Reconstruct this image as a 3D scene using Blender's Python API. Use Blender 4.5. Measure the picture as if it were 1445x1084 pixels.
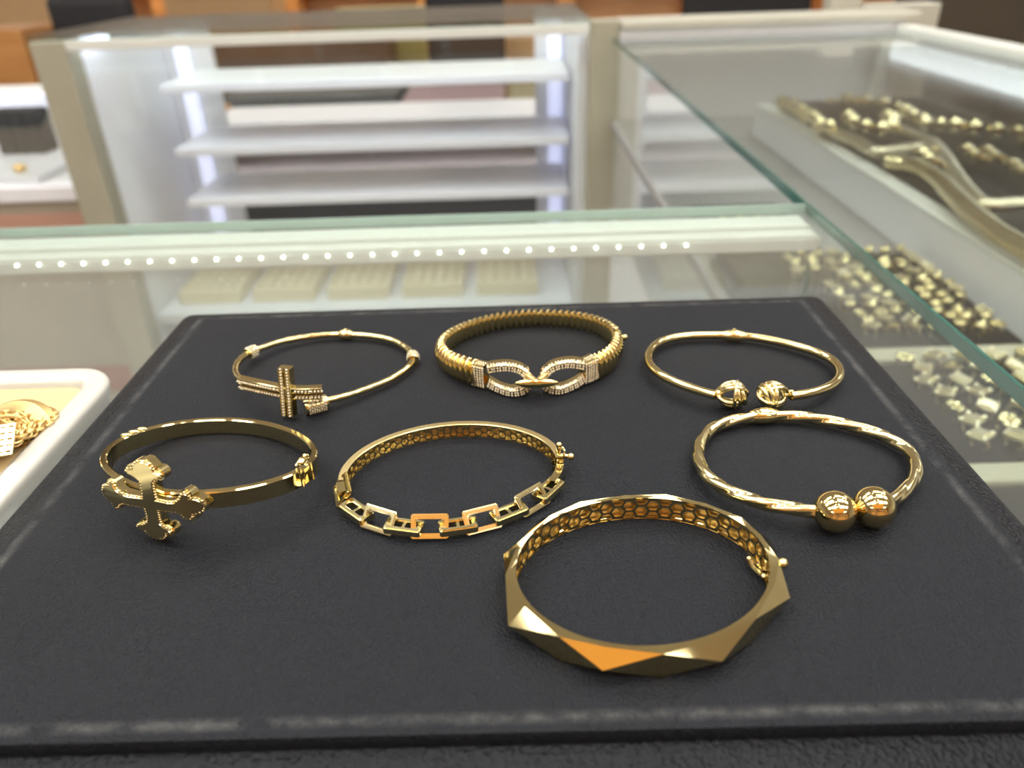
import bpy, bmesh, math, random
from mathutils import Vector, Matrix, noise
R0 = random.Random(7)
PI = math.pi
for o in list(bpy.data.objects): bpy.data.objects.remove(o)
scn = bpy.context.scene
COL = scn.collection
# ------------------------------------------------------------------ camera
FPX, PITCH, ROLL, YAW, CAMH = 1086.0, math.radians(29.6), math.radians(1.95), math.radians(0.63), 0.125
F_ = Vector((-math.sin(YAW)*math.cos(PITCH), math.cos(YAW)*math.cos(PITCH), -math.sin(PITCH)))
X_ = Vector((math.cos(YAW), math.sin(YAW), 0)); U_ = X_.cross(F_)
RR = math.cos(ROLL)*X_ - math.sin(ROLL)*U_
UU = math.sin(ROLL)*X_ + math.cos(ROLL)*U_
CP = Vector((0, 0, CAMH))
cd = bpy.data.cameras.new('camera'); cam = bpy.data.objects.new('camera', cd); COL.objects.link(cam)
cd.sensor_fit = 'HORIZONTAL'; cd.sensor_width = 36; cd.lens = FPX/1445*36
cam.matrix_world = Matrix(((RR.x, UU.x, -F_.x, 0), (RR.y, UU.y, -F_.y, 0), (RR.z, UU.z, -F_.z, CAMH), (0, 0, 0, 1)))
cd.clip_start = 0.005; cd.clip_end = 60
cd.dof.use_dof = True; cd.dof.focus_distance = 0.205; cd.dof.aperture_fstop = 12
scn.camera = cam
def ray(x, y): return F_ + RR*((x-722.5)/FPX) - UU*((y-542)/FPX)
def gp(x, y, z=0.0):            # place in the room at height z measured from the survey of the photo
    d = ray(x, y); return CP + d*((z-CAMH)/d.z)
def gpm(l, z=None): return [gp(a[0], a[1], (a[2] if len(a) > 2 else z)*.001) for a in l]
def atY(x, y, Y): d = ray(x, y); return CP + d*(Y/d.y)
# ------------------------------------------------------------------ world, light, exposure
w = bpy.data.worlds.new('world'); scn.world = w; w.use_nodes = True
w.node_tree.nodes['Background'].inputs[0].default_value = (.80, .86, 1, 1)
w.node_tree.nodes['Background'].inputs[1].default_value = 0.3
vs = scn.view_settings; vs.view_transform = 'Standard'; vs.look = 'None'; vs.gamma = 1; vs.exposure = -0.12; vs.use_curve_mapping = False
CEIL = 1.75; FLOORZ = -.98
def area(name, loc, sx, sy, e, colr, rot=(0, 0, 0)):
    l = bpy.data.lights.new(name, 'AREA'); l.shape = 'RECTANGLE'; l.size = sx; l.size_y = sy; l.energy = e; l.color = colr
    o = bpy.data.objects.new(name, l); COL.objects.link(o); o.location = loc; o.rotation_euler = rot; return o
# ------------------------------------------------------------------ materials
def mat(name, col, rough=.5, metal=0, emit=None, es=0, spec=.5, coat=0):
    m = bpy.data.materials.new(name); m.use_nodes = True; b = m.node_tree.nodes['Principled BSDF']
    b.inputs['Base Color'].default_value = (*col, 1); b.inputs['Roughness'].default_value = rough
    b.inputs['Metallic'].default_value = metal; b.inputs['Specular IOR Level'].default_value = spec
    b.inputs['Coat Weight'].default_value = coat
    if emit: b.inputs['Emission Color'].default_value = (*emit, 1); b.inputs['Emission Strength'].default_value = es
    return m
def nd(m, t, **k):
    n = m.node_tree.nodes.new(t)
    for a, v in k.items(): setattr(n, a, v)
    return n
def vary(m, c1, c2, scale, detail=3, rough=None, coord='Object', bump=0, bdist=.001, stretch=None):
    nt = m.node_tree; b = nt.nodes['Principled BSDF']; tc = nd(m, 'ShaderNodeTexCoord'); n = nd(m, 'ShaderNodeTexNoise')
    src = tc.outputs[coord]
    if stretch:
        mp = nd(m, 'ShaderNodeMapping'); mp.inputs['Scale'].default_value = stretch; nt.links.new(src, mp.inputs[0]); src = mp.outputs[0]
    n.inputs['Scale'].default_value = scale; n.inputs['Detail'].default_value = detail; nt.links.new(src, n.inputs['Vector'])
    r = nd(m, 'ShaderNodeValToRGB'); r.color_ramp.elements[0].position = .32; r.color_ramp.elements[1].position = .68
    r.color_ramp.elements[0].color = (*c1, 1); r.color_ramp.elements[1].color = (*c2, 1)
    nt.links.new(n.outputs['Fac'], r.inputs[0]); nt.links.new(r.outputs[0], b.inputs['Base Color'])
    if bump:
        bp = nd(m, 'ShaderNodeBump'); bp.inputs['Strength'].default_value = bump; bp.inputs['Distance'].default_value = bdist
        nt.links.new(n.outputs['Fac'], bp.inputs['Height']); nt.links.new(bp.outputs[0], b.inputs['Normal'])
    return m
def gold(name, col, rough, nb=.0, nscale=900):
    m = mat(name, col, rough, 1)
    if nb:
        nt = m.node_tree; tc = nd(m, 'ShaderNodeTexCoord'); n = nd(m, 'ShaderNodeTexNoise'); n.inputs['Scale'].default_value = nscale
        n.inputs['Detail'].default_value = 2; nt.links.new(tc.outputs['Object'], n.inputs['Vector'])
        bp = nd(m, 'ShaderNodeBump'); bp.inputs['Strength'].default_value = nb; bp.inputs['Distance'].default_value = .0003
        nt.links.new(n.outputs['Fac'], bp.inputs['Height']); nt.links.new(bp.outputs[0], nt.nodes['Principled BSDF'].inputs['Normal'])
    return m
GOLD = gold('polished_gold', (.77, .65, .33), .13)
GOLDP = gold('pale_gold', (.80, .70, .39), .17)
GOLDR = gold('rich_gold', (.80, .58, .25), .42)
GOLDS = gold('satin_gold', (.78, .62, .30), .3)
GOLDK = gold('faceted_gold', (.77, .65, .33), .07)
WGOLD = gold('white_gold', (.84, .77, .54), .32)
STONE = mat('pave_stone', (.86, .78, .60), .12, .55, spec=1)
def leather(name, base, scale, bstr, dist, rough, wear=None):
    m = mat(name, base, rough, spec=.24); nt = m.node_tree; b = nt.nodes['Principled BSDF']; tc = nd(m, 'ShaderNodeTexCoord')
    v = nd(m, 'ShaderNodeTexVoronoi'); v.inputs['Scale'].default_value = scale; v.feature = 'SMOOTH_F1'
    n = nd(m, 'ShaderNodeTexNoise'); n.inputs['Scale'].default_value = scale*.8; n.inputs['Detail'].default_value = 4
    mx = nd(m, 'ShaderNodeMixRGB'); mx.inputs[0].default_value = .5; mx.blend_type = 'MIX'
    nt.links.new(tc.outputs['Object'], n.inputs['Vector']); nt.links.new(tc.outputs['Object'], v.inputs['Vector'])
    nt.links.new(v.outputs['Distance'], mx.inputs[1]); nt.links.new(n.outputs['Fac'], mx.inputs[2])
    bp = nd(m, 'ShaderNodeBump'); bp.inputs['Strength'].default_value = bstr; bp.inputs['Distance'].default_value = dist
    nt.links.new(mx.outputs[0], bp.inputs['Height']); nt.links.new(bp.outputs[0], b.inputs['Normal'])
    if wear:   # rubbed grey along the edge of the pad: (half width, half depth)
        hx, hy = wear
        sx = nd(m, 'ShaderNodeSeparateXYZ'); nt.links.new(tc.outputs['Object'], sx.inputs[0])
        def edge(out, h):
            a = nd(m, 'ShaderNodeMath', operation='ABSOLUTE'); nt.links.new(sx.outputs[out], a.inputs[0])
            s = nd(m, 'ShaderNodeMath', operation='SUBTRACT'); s.inputs[0].default_value = h; nt.links.new(a.outputs[0], s.inputs[1]); return s
        mn = nd(m, 'ShaderNodeMath', operation='MINIMUM'); nt.links.new(edge('X', hx).outputs[0], mn.inputs[0]); nt.links.new(edge('Y', hy).outputs[0], mn.inputs[1])
        n2 = nd(m, 'ShaderNodeTexNoise'); n2.inputs['Scale'].default_value = 120; n2.inputs['Detail'].default_value = 8; n2.inputs['Roughness'].default_value = .75
        nt.links.new(tc.outputs['Object'], n2.inputs['Vector'])
        ds = nd(m, 'ShaderNodeMath', operation='SUBTRACT'); ds.inputs[1].default_value = .0024; nt.links.new(mn.outputs[0], ds.inputs[0])
        da = nd(m, 'ShaderNodeMath', operation='ABSOLUTE'); nt.links.new(ds.outputs[0], da.inputs[0])
        mr = nd(m, 'ShaderNodeMapRange'); mr.inputs['From Min'].default_value = .0018; mr.inputs['From Max'].default_value = .0002; mr.inputs['To Min'].default_value = 0; mr.inputs['To Max'].default_value = 1
        nt.links.new(da.outputs[0], mr.inputs['Value'])
        nr = nd(m, 'ShaderNodeMapRange'); nr.inputs['From Min'].default_value = .40; nr.inputs['From Max'].default_value = .74; nt.links.new(n2.outputs['Fac'], nr.inputs['Value'])
        ml = nd(m, 'ShaderNodeMath', operation='MULTIPLY'); nt.links.new(mr.outputs[0], ml.inputs[0]); nt.links.new(nr.outputs[0], ml.inputs[1])
        n3 = nd(m, 'ShaderNodeTexNoise'); n3.inputs['Scale'].default_value = 14; n3.inputs['Detail'].default_value = 5; nt.links.new(tc.outputs['Object'], n3.inputs['Vector'])
        r3 = nd(m, 'ShaderNodeMapRange'); r3.inputs['To Min'].default_value = .85; r3.inputs['To Max'].default_value = 1.2; nt.links.new(n3.outputs['Fac'], r3.inputs['Value'])
        cm = nd(m, 'ShaderNodeMixRGB'); cm.inputs[1].default_value = (*base, 1); cm.inputs[2].default_value = (.13, .13, .125, 1)
        m8 = nd(m, 'ShaderNodeMath', operation='MULTIPLY'); m8.inputs[1].default_value = .8; nt.links.new(ml.outputs[0], m8.inputs[0]); nt.links.new(m8.outputs[0], cm.inputs[0])
        vm = nd(m, 'ShaderNodeVectorMath', operation='SCALE'); nt.links.new(cm.outputs[0], vm.inputs[0]); nt.links.new(r3.outputs[0], vm.inputs['Scale'])
        nt.links.new(vm.outputs[0], b.inputs['Base Color'])
    return m
PADM = leather('smooth_black_leatherette', (.0072, .0090, .0130), 2000, 1.0, .0006, .55, (.1216, .0955))
RIMM = leather('grained_black_leather', (.0052, .006, .0085), 1150, 1.0, .0009, .42)
def glass(name, tint=(.93, .97, .95), gloss=1.0, dirt=.0):
    m = bpy.data.materials.new(name); m.use_nodes = True; nt = m.node_tree; nt.nodes.clear()
    out = nd(m, 'ShaderNodeOutputMaterial'); mix = nd(m, 'ShaderNodeMixShader'); tr = nd(m, 'ShaderNodeBsdfTransparent'); gl = nd(m, 'ShaderNodeBsdfGlossy')
    tr.inputs[0].default_value = (*tint, 1); gl.inputs['Roughness'].default_value = .02; gl.inputs['Color'].default_value = (gloss, gloss, gloss, 1)
    lw = nd(m, 'ShaderNodeLayerWeight'); lw.inputs[0].default_value = .5
    pw = nd(m, 'ShaderNodeMath', operation='POWER'); pw.inputs[1].default_value = 5; nt.links.new(lw.outputs['Facing'], pw.inputs[0])
    fr = nd(m, 'ShaderNodeMath', operation='MULTIPLY_ADD'); fr.inputs[1].default_value = .95; fr.inputs[2].default_value = .04; nt.links.new(pw.outputs[0], fr.inputs[0])
    nt.links.new(fr.outputs[0], mix.inputs[0]); nt.links.new(tr.outputs[0], mix.inputs[1]); nt.links.new(gl.outputs[0], mix.inputs[2])
    last = mix
    if dirt:
        df = nd(m, 'ShaderNodeBsdfDiffuse'); df.inputs[0].default_value = (.8, .8, .78, 1); m2 = nd(m, 'ShaderNodeMixShader')
        tc = nd(m, 'ShaderNodeTexCoord'); n = nd(m, 'ShaderNodeTexNoise'); n.inputs['Scale'].default_value = 9; n.inputs['Detail'].default_value = 6
        nt.links.new(tc.outputs['Object'], n.inputs['Vector'])
        mr = nd(m, 'ShaderNodeMapRange'); mr.inputs['To Min'].default_value = dirt*.5; mr.inputs['To Max'].default_value = dirt*1.6; nt.links.new(n.outputs['Fac'], mr.inputs['Value'])
        nt.links.new(mr.outputs[0], m2.inputs[0]); nt.links.new(mix.outputs[0], m2.inputs[1]); nt.links.new(df.outputs[0], m2.inputs[2]); last = m2
    nt.links.new(last.outputs[0], out.inputs[0]); return m
GLASS = glass('counter_glass', (.95, .98, .97), 1, .018)
PANE = glass('pane_glass', (.97, .985, .98), 1)
GEDGE = mat('green_glass_edge', (.035, .12, .10), .15, spec=.9)
ALU = mat('white_enamel_frame', (.72, .73, .68), .35)
WHITE = mat('white_panel', (.78, .78, .80), .45)
SHELF = mat('white_shelf_board', (.80, .80, .84), .4)
BEIGE = vary(mat('beige_post', (.45, .42, .32), .55), (.33, .31, .23), (.39, .37, .28), 6)
CREAM = mat('cream_lacquer', (.50, .48, .40), .45)
CERAMIC = mat('white_melamine', (.62, .61, .55), .25, coat=.5)
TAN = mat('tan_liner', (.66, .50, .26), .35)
BLACKF = vary(mat('black_velvet', (.02, .02, .02), .8), (.02, .02, .022), (.035, .035, .035), 60)
LED = mat('led_emitter', (1, 1, 1), .5, emit=(.95, 1, .86), es=9)
LEDB = mat('cool_led_bar', (1, 1, 1), .5, emit=(.58, .62, 1), es=.8)
# ------------------------------------------------------------------ scene graph helpers
def tag(o, label=None, cat=None, group=None, kind=None):
    for k, v in (('label', label), ('category', cat), ('group', group), ('kind', kind)):
        if v: o[k] = v
    return o
def obj(name, bm, m, parent=None, smooth=None, loc=None):
    me = bpy.data.meshes.new(name)
    bmesh.ops.recalc_face_normals(bm, faces=bm.faces)
    if smooth is not None:
        for f in bm.faces: f.smooth = True
    bm.to_mesh(me); bm.free()
    if smooth: me.set_sharp_from_angle(angle=math.radians(smooth))
    me.materials.append(m)
    o = bpy.data.objects.new(name, me); COL.objects.link(o)
    if loc is not None:           # origin at the thing's base, geometry stays put
        me.transform(Matrix.Translation(-Vector(loc))); o.location = loc
    if parent is not None:        # mesh data is written relative to the thing's own origin
        o.parent = parent; o['_o'] = tuple(parent['_o']); me.transform(Matrix.Translation(-Vector(parent['_o'])))
    return o
def thing(name, label, cat, loc=(0, 0, 0), group=None):
    o = bpy.data.objects.new(name, None); COL.objects.link(o); o.location = loc; o.empty_display_size = .01
    tag(o, label, cat, group); o['_o'] = tuple(loc); return o
def box(bm, x0, x1, y0, y1, z0, z1, M=None):
    v = [bm.verts.new((x, y, z)) for x in (x0, x1) for y in (y0, y1) for z in (z0, z1)]
    if M is not None:
        for q in v: q.co = M @ q.co
    for f in ((0, 1, 3, 2), (4, 6, 7, 5), (0, 4, 5, 1), (2, 3, 7, 6), (0, 2, 6, 4), (1, 5, 7, 3)): bm.faces.new([v[i] for i in f])
    return v
def bbox(x0, x1, y0, y1, z0, z1, bev=0, seg=2):
    bm = bmesh.new(); box(bm, x0, x1, y0, y1, z0, z1)
    if bev: bmesh.ops.bevel(bm, geom=list(bm.edges), offset=bev, segments=seg, affect='EDGES', profile=.5)
    return bm
def ball(bm, c, r, sub=2, sc=(1, 1, 1), M=None):
    g = bmesh.ops.create_icosphere(bm, subdivisions=sub, radius=r)
    T = Matrix.Translation(c) @ (M if M is not None else Matrix()) @ Matrix.Diagonal((*sc, 1))
    bmesh.ops.transform(bm, matrix=T, verts=g['verts'])
def resample(P, n, closed=True, smooth=6):
    k = len(P)
    def cr(i, t):
        if closed: a, b, c, d = P[(i-1) % k], P[i % k], P[(i+1) % k], P[(i+2) % k]
        else: a, b, c, d = P[max(i-1, 0)], P[i], P[min(i+1, k-1)], P[min(i+2, k-1)]
        return .5*((2*b)+(c-a)*t+(2*a-5*b+4*c-d)*t*t+(3*b-a-3*c+d)*t**3)
    m = k if closed else k-1
    D = [cr(i, j/24) for i in range(m) for j in range(24)]
    if not closed: D.append(P[-1].copy())
    def arc(D):
        L = [0]; 
        for i in range(1, len(D)+(1 if closed else 0)): L.append(L[-1]+(D[i % len(D)]-D[i-1]).length)
        tot = L[-1]; out = []; j = 0; N = n if closed else n-1
        for i in range(n):
            s = tot*i/N
            while j < len(L)-2 and L[j+1] < s: j += 1
            t = (s-L[j])/max(L[j+1]-L[j], 1e-12); out.append(D[j % len(D)].lerp(D[(j+1) % len(D)], min(max(t, 0), 1)))
        return out
    D = arc(D)
    for _ in range(smooth):
        E = [p.copy() for p in D]
        for i in range(len(D)):
            if not closed and i in (0, len(D)-1): continue
            E[i] = D[i]*.5+(D[i-1]+D[(i+1) % len(D)])*.25
        D = E
    return D
def oval(P, harm=3, n=200):      # least-squares Fourier loop through measured points (closed, smooth)
    c = sum(P, Vector())/len(P); A = []; ext = [max(abs(p.x-c.x) for p in P), max(abs(p.y-c.y) for p in P)]
    ts = [math.atan2((p.y-c.y)/ext[1], (p.x-c.x)/ext[0]) for p in P]
    rows = [[1]+[f(h*t) for h in range(1, harm+1) for f in (math.cos, math.sin)] for t in ts]; m = len(rows[0])
    def solve(y):
        M = [[sum(r[i]*r[j] for r in rows)+(1e-3*(j//1)**2*.2 if i == j and i > 2 else 1e-9 if i == j else 0) for j in range(m)]+[sum(r[i]*v for r, v in zip(rows, y))] for i in range(m)]
        for i in range(m):
            pv = max(range(i, m), key=lambda q: abs(M[q][i])); M[i], M[pv] = M[pv], M[i]
            for q in range(m):
                if q != i:
                    f = M[q][i]/M[i][i]; M[q] = [a-f*b for a, b in zip(M[q], M[i])]
        return [M[i][m]/M[i][i] for i in range(m)]
    S = [solve([p[k] for p in P]) for k in range(3)]
    out = []
    for i in range(n):
        t = 2*PI*i/n; r = [1]+[f(h*t) for h in range(1, harm+1) for f in (math.cos, math.sin)]
        out.append(Vector([sum(a*b for a, b in zip(s, r)) for s in S]))
    return resample(out, n, True, 1)
def frames(P, closed, up=Vector((0, 0, 1))):
    n = len(P); T = []
    for i in range(n):
        a, b = (P[i-1], P[(i+1) % n]) if closed else (P[max(i-1, 0)], P[min(i+1, n-1)])
        T.append((b-a).normalized())
    out = []
    for t in T:
        s = t.cross(up).normalized(); out.append((t, s, s.cross(t).normalized()))   # t, side (outward for counter-clockwise loops), up
    return out
def sweep(bm, P, prof, closed=True, cap=True, up=Vector((0, 0, 1))):
    fr = frames(P, closed, up); rings = []
    for i, p in enumerate(P):
        t, s, u = fr[i]; rings.append([bm.verts.new(p+s*a+u*b) for a, b in prof(i)])
    n = len(rings); k = len(rings[0])
    for i in range(n if closed else n-1):
        A, B = rings[i], rings[(i+1) % n]
        for j in range(k if k > 2 else 1): bm.faces.new((A[j], A[(j+1) % k], B[(j+1) % k], B[j]))
    if not closed and cap: bm.faces.new(rings[0][::-1]); bm.faces.new(rings[-1])
    return rings
def circ(r, k=12, ph=0): return [(r*math.cos(2*PI*j/k+ph), r*math.sin(2*PI*j/k+ph)) for j in range(k)]
def tube(P, r, closed=False, k=12):
    bm = bmesh.new(); sweep(bm, P, (lambda i: circ(r(i/len(P)) if callable(r) else r, k)), closed); return bm
def segm(bm, a, b, r, k=8): sweep(bm, [a, b], lambda i: circ(r, k), False, up=Vector((0, 0, 1)) if abs((b-a).normalized().z) < .95 else Vector((0, 1, 0)))
def near(P, q):
    return min(range(len(P)), key=lambda i: (P[i].xy-q.xy).length)
MM = .001
# ================================================================== SETTING
FLO = mat('shop_floor_tile', (.42, .38, .34), .25)
nt = FLO.node_tree; tcn = nd(FLO, 'ShaderNodeTexCoord'); br = nd(FLO, 'ShaderNodeTexBrick'); br.offset = 0
br.inputs['Color1'].default_value = (.46, .41, .36, 1); br.inputs['Color2'].default_value = (.40, .35, .31, 1); br.inputs['Mortar'].default_value = (.2, .16, .14, 1)
br.inputs['Scale'].default_value = 1; br.inputs['Brick Width'].default_value = .6; br.inputs['Row Height'].default_value = .6; br.inputs['Mortar Size'].default_value = .006
nt.links.new(tcn.outputs['Object'], br.inputs['Vector']); nt.links.new(br.outputs[0], nt.nodes['Principled BSDF'].inputs['Base Color'])
WALLM = vary(mat('wall_paint', (.6, .58, .54), .8), (.58, .56, .52), (.64, .62, .58), 2)
CEILM = mat('ceiling_tile', (.78, .77, .74), .9)
X0, X1, Y0, Y1 = -4.2, 4.2, -3.0, 7.0
FWM = mat('warm_panelled_wall', (.6, .34, .12), .5); nt = FWM.node_tree; tcn = nd(FWM, 'ShaderNodeTexCoord'); mpn = nd(FWM, 'ShaderNodeMapping'); mpn.inputs['Rotation'].default_value = (PI/2, 0, 0)
br = nd(FWM, 'ShaderNodeTexBrick'); br.inputs['Color1'].default_value = (.85, .42, .12, 1); br.inputs['Color2'].default_value = (.06, .04, .03, 1); br.inputs['Mortar'].default_value = (.85, .8, .7, 1)  # unseen wall; panel pattern invented to give the gold varied reflections
br.inputs['Scale'].default_value = 1; br.inputs['Brick Width'].default_value = .9; br.inputs['Row Height'].default_value = .55; br.inputs['Mortar Size'].default_value = .03; br.inputs['Bias'].default_value = -.1
nt.links.new(tcn.outputs['Object'], mpn.inputs[0]); nt.links.new(mpn.outputs[0], br.inputs['Vector']); nt.links.new(br.outputs[0], nt.nodes['Principled BSDF'].inputs['Base Color'])
def struct(name, bm, m): o = obj(name, bm, m); o['kind'] = 'structure'; return o
struct('floor', bbox(X0-.1, X1+.1, Y0-.1, Y1+.1, FLOORZ-.1, FLOORZ), FLO)
struct('ceiling', bbox(X0-.1, X1+.1, Y0-.1, Y1+.1, CEIL, CEIL+.1), CEILM)
struct('wall_back', bbox(X0-.1, X1+.1, Y1, Y1+.1, FLOORZ, CEIL), WALLM)
struct('wall_front', bbox(X0-.1, X1+.1, Y0-.1, Y0, FLOORZ, CEIL), FWM)
struct('wall_left', bbox(X0-.1, X0, Y0, Y1, FLOORZ, CEIL), WALLM)
struct('wall_right', bbox(X1, X1+.1, Y0, Y1, FLOORZ, CEIL), WALLM)
# ceiling lights
PANELM = mat('light_panel', (1, 1, 1), .5, emit=(1, .995, .96), es=8.5)
SPOTM = mat('downlight_lens', (1, 1, 1), .5, emit=(1, .95, .86), es=45)
def ceiling_panel(x, y, sx, sy, lb):
    t = thing('ceiling_light', 'oblong ceiling light panel '+lb, 'ceiling light', (x, y, CEIL-.02), 'oblong ceiling light panels')
    obj('diffuser', bbox(x-sx/2, x+sx/2, y-sy/2, y+sy/2, CEIL-.012, CEIL-.006), PANELM, t)
    bm = bmesh.new(); f = .03
    for a in ((x-sx/2-f, x-sx/2, y-sy/2-f, y+sy/2+f), (x+sx/2, x+sx/2+f, y-sy/2-f, y+sy/2+f), (x-sx/2, x+sx/2, y-sy/2-f, y-sy/2), (x-sx/2, x+sx/2, y+sy/2, y+sy/2+f)): box(bm, *a, CEIL-.02, CEIL-.001)
    obj('frame', bm, ALU, t)
def downlight(x, y, lb, r=.055):
    t = thing('downlight', 'small round downlight '+lb, 'ceiling light', (x, y, CEIL-.015), 'round ceiling downlights')
    bm = bmesh.new(); bmesh.ops.create_cone(bm, cap_ends=True, segments=24, radius1=r, radius2=r, depth=.006, matrix=Matrix.Translation((x, y, CEIL-.006))); obj('lens', bm, SPOTM, t)
    bm = bmesh.new(); P = [Vector((x+(r+.008)*math.cos(a*PI/12), y+(r+.008)*math.sin(a*PI/12), CEIL-.006)) for a in range(24)]
    sweep(bm, P, lambda i: circ(.007, 6), True); obj('trim_ring', bm, ALU, t)
rows = ((-2.3, 'in the row behind the camera'), (-.75, 'in the row just behind the camera'), (.45, 'in the row over the counter'), (1.55, 'in the row over the white cabinet'))
for y, rn in rows:
    for x, cn in ((-1.9, 'far left'), (-.75, 'left of centre'), (.75, 'right of centre'), (1.9, 'far right')):
        if not (y == -2.3 and abs(x) < 1): ceiling_panel(x, y, .9, .55, cn+' '+rn)
for x, cn in ((-3.7, 'beside the left wall'), (3.7, 'beside the right wall')): ceiling_panel(x, 3.6, .6, .9, cn+' deep in the shop')
for x, y, lb in ((0, 1.1, 'over the front of the white cabinet'), (0, .2, 'straight over the black pad'), (-.25, -.30, 'left of the pair behind the camera'), (.25, -.30, 'right of the pair behind the camera'), (-1.3, 1.0, 'left beyond the counter'), (1.3, 1.0, 'right over the long showcase'), (0, -.72, 'between the panels just behind the camera')): downlight(x, y, lb)
cv = thing('added_amber_glow', 'wide amber glow panel added unseen on the ceiling behind the camera', 'ceiling light', (0, -1.9, CEIL-.03))  # unseen emitter added to give the bangle facets an orange reflection
obj('diffuser', bbox(-1.3, 1.3, -2.70, -1.12, CEIL-.02, CEIL-.012), mat('added_amber_emitter', (1, .6, .2), .5, emit=(1, .48, .13), es=.7), cv)
obj('frame', bbox(-1.34, 1.34, -2.74, -1.08, CEIL-.0118, CEIL-.001), ALU, cv)
# ================================================================== JEWELLER'S PAD
def rrect(x0, x1, y0, y1, r, n=6):
    out = []
    for cx, cy, a0 in ((x1-r, y0+r, -PI/2), (x1-r, y1-r, 0), (x0+r, y1-r, PI/2), (x0+r, y0+r, PI)):
        for i in range(n+1): a = a0+PI/2*i/n; out.append((cx+r*math.cos(a), cy+r*math.sin(a)))
    return out
def loft(loops, cap0=True, cap1=True):
    bm = bmesh.new(); R = [[bm.verts.new(p) for p in l] for l in loops]; k = len(R[0])
    for A, B in zip(R, R[1:]):
        for j in range(k): bm.faces.new((A[j], A[(j+1) % k], B[(j+1) % k], B[j]))
    if cap0: bm.faces.new(R[0][::-1])
    if cap1: bm.faces.new(R[-1])
    return bm
def rr3(x0, x1, y0, y1, r, z, ins=0): return [(a, b, z) for a, b in rrect(x0+ins, x1-ins, y0+ins, y1-ins, max(r-ins, .0005))]
PX0, PX1, PY0, PY1 = -.1295, .1162, .0908, .2835
GZ = -.015
tray = thing('jewelry_display_pad', 'black leatherette display pad with scuffed edges holding seven gold bangles on the glass counter', 'display pad', (-.006, .18, GZ))
o = obj('pad_top', loft([rr3(PX0, PX1, PY0, PY1, .004, z, i) for z, i in ((-.0034, 0), (-.0014, 0), (-.0004, .0004), (0, .0016))]), PADM, tray, 40)
pc = Vector(((PX0+PX1)/2, (PY0+PY1)/2, 0))
o.data.transform(Matrix.Translation(-(pc-tray.location))); o.location = pc-tray.location
BX0, BX1, BY0, BY1 = -.1385, .1255, .055, .294
obj('leather_border', loft([rr3(BX0, BX1, BY0, BY1, .005, z, i) for z, i in ((GZ, .001), (GZ+.001, 0), (-.0065, 0), (-.0045, .0006), (-.0034, .0025))]), RIMM, tray, 40)
# ================================================================== BANGLES
def path_px(l, n, closed=True, z=None, sm=5): return resample(gpm(l, z), n, closed, sm)
# ---- 1: thin wire bangle with pave cross
def ico_pave(bm, c, r): ball(bm, c, r, 1)
b = thing('cross_bangle', 'thin gold wire bangle with a straight pave-set cross and barrel end', 'bracelet', tuple(gp(455, 520, 0)), 'gold bangles laid out on the black pad')
W1 = path_px([(450, 568, 2.9), (463.6, 564.6, 2.8), (486.5, 559.4, 2.6), (517.6, 549, 2.2), (552.9, 534.5, 2), (577.8, 516.8, 2), (583, 503.3, 2), (573.6, 491.5, 2), (555, 481, 2), (528, 475, 2), (488.5, 472.3, 2), (447, 474, 2.2), (403.4, 480.5, 2.6), (372, 490, 3.1), (348.4, 500, 3.7), (335.5, 511, 4.3), (332, 522, 5), (335, 530.5, 5.8), (343, 537.5, 6.6)], 140, False)
obj('wire_hoop', tube(W1, lambda t: .00115*(1+.035*math.sin(t*2*PI*34)), k=12), GOLD, b, 60)
def collar(P, i, L, r, name, par, stones=True, m=GOLD, seg=9):
    t = (P[min(i+2, len(P)-1)]-P[max(i-2, 0)]).normalized(); c = P[i]; bm = bmesh.new()
    prof = [(-.5, .55), (-.5, .9), (-.42, 1), (-.3, .94), (.3, .94), (.42, 1), (.5, .9), (.5, .55)]
    up = Vector((0, 0, 1)); s = t.cross(up).normalized(); u = s.cross(t)
    R = []
    for a, q in prof: R.append([bm.verts.new(c+t*a*L+(s*math.cos(x*PI/10)+u*math.sin(x*PI/10))*r*q) for x in range(20)])
    for A, B in zip(R, R[1:]):
        for j in range(20): bm.faces.new((A[j], A[(j+1) % 20], B[(j+1) % 20], B[j]))
    bm.faces.new(R[0]); bm.faces.new(R[-1][::-1])
    o = obj(name, bm, m, par, 35)
    if stones:
        bm = bmesh.new(); rows = max(2, round(L/.0009))
        for k in range(rows):
            for x in range(seg*2): 
                an = (x+.5*(k % 2))*PI/seg; ball(bm, c+t*((k+.5)/rows-.5)*L*.8+(s*math.cos(an)+u*math.sin(an))*r*.95, .00036, 1)
        obj('pave_stones', bm, STONE, o, 60)
    return o
for px, n in (((350, 499), 'pave_bead'), ((583, 503.5), 'pave_bead')):
    collar(W1, near(W1, gp(*px, .0025)), .0042, .0021, n, b, seg=6)
i = near(W1, gp(488.5, 473, .002)); bm = bmesh.new(); t = (W1[i+2]-W1[i-2]).normalized()
rot = t.to_track_quat('X', 'Z').to_matrix().to_4x4(); ball(bm, W1[i], .0021, 3, (1.5, 1, 1), rot); ball(bm, W1[i]+Vector((0, 0, .0019)), .0006, 2)
obj('hinge_bead', bm, GOLD, b, 60)
# barrel end
BC = gp(446, 571, .0026); bt = (gp(464, 566, .0026)-BC).normalized()
Pb = [BC+bt*x*.0037 for x in (-1.0, -.5, 0, .5, 1.0)]
collar(Pb, 2, .0072, .0026, 'pave_barrel', b, seg=8)
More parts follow.
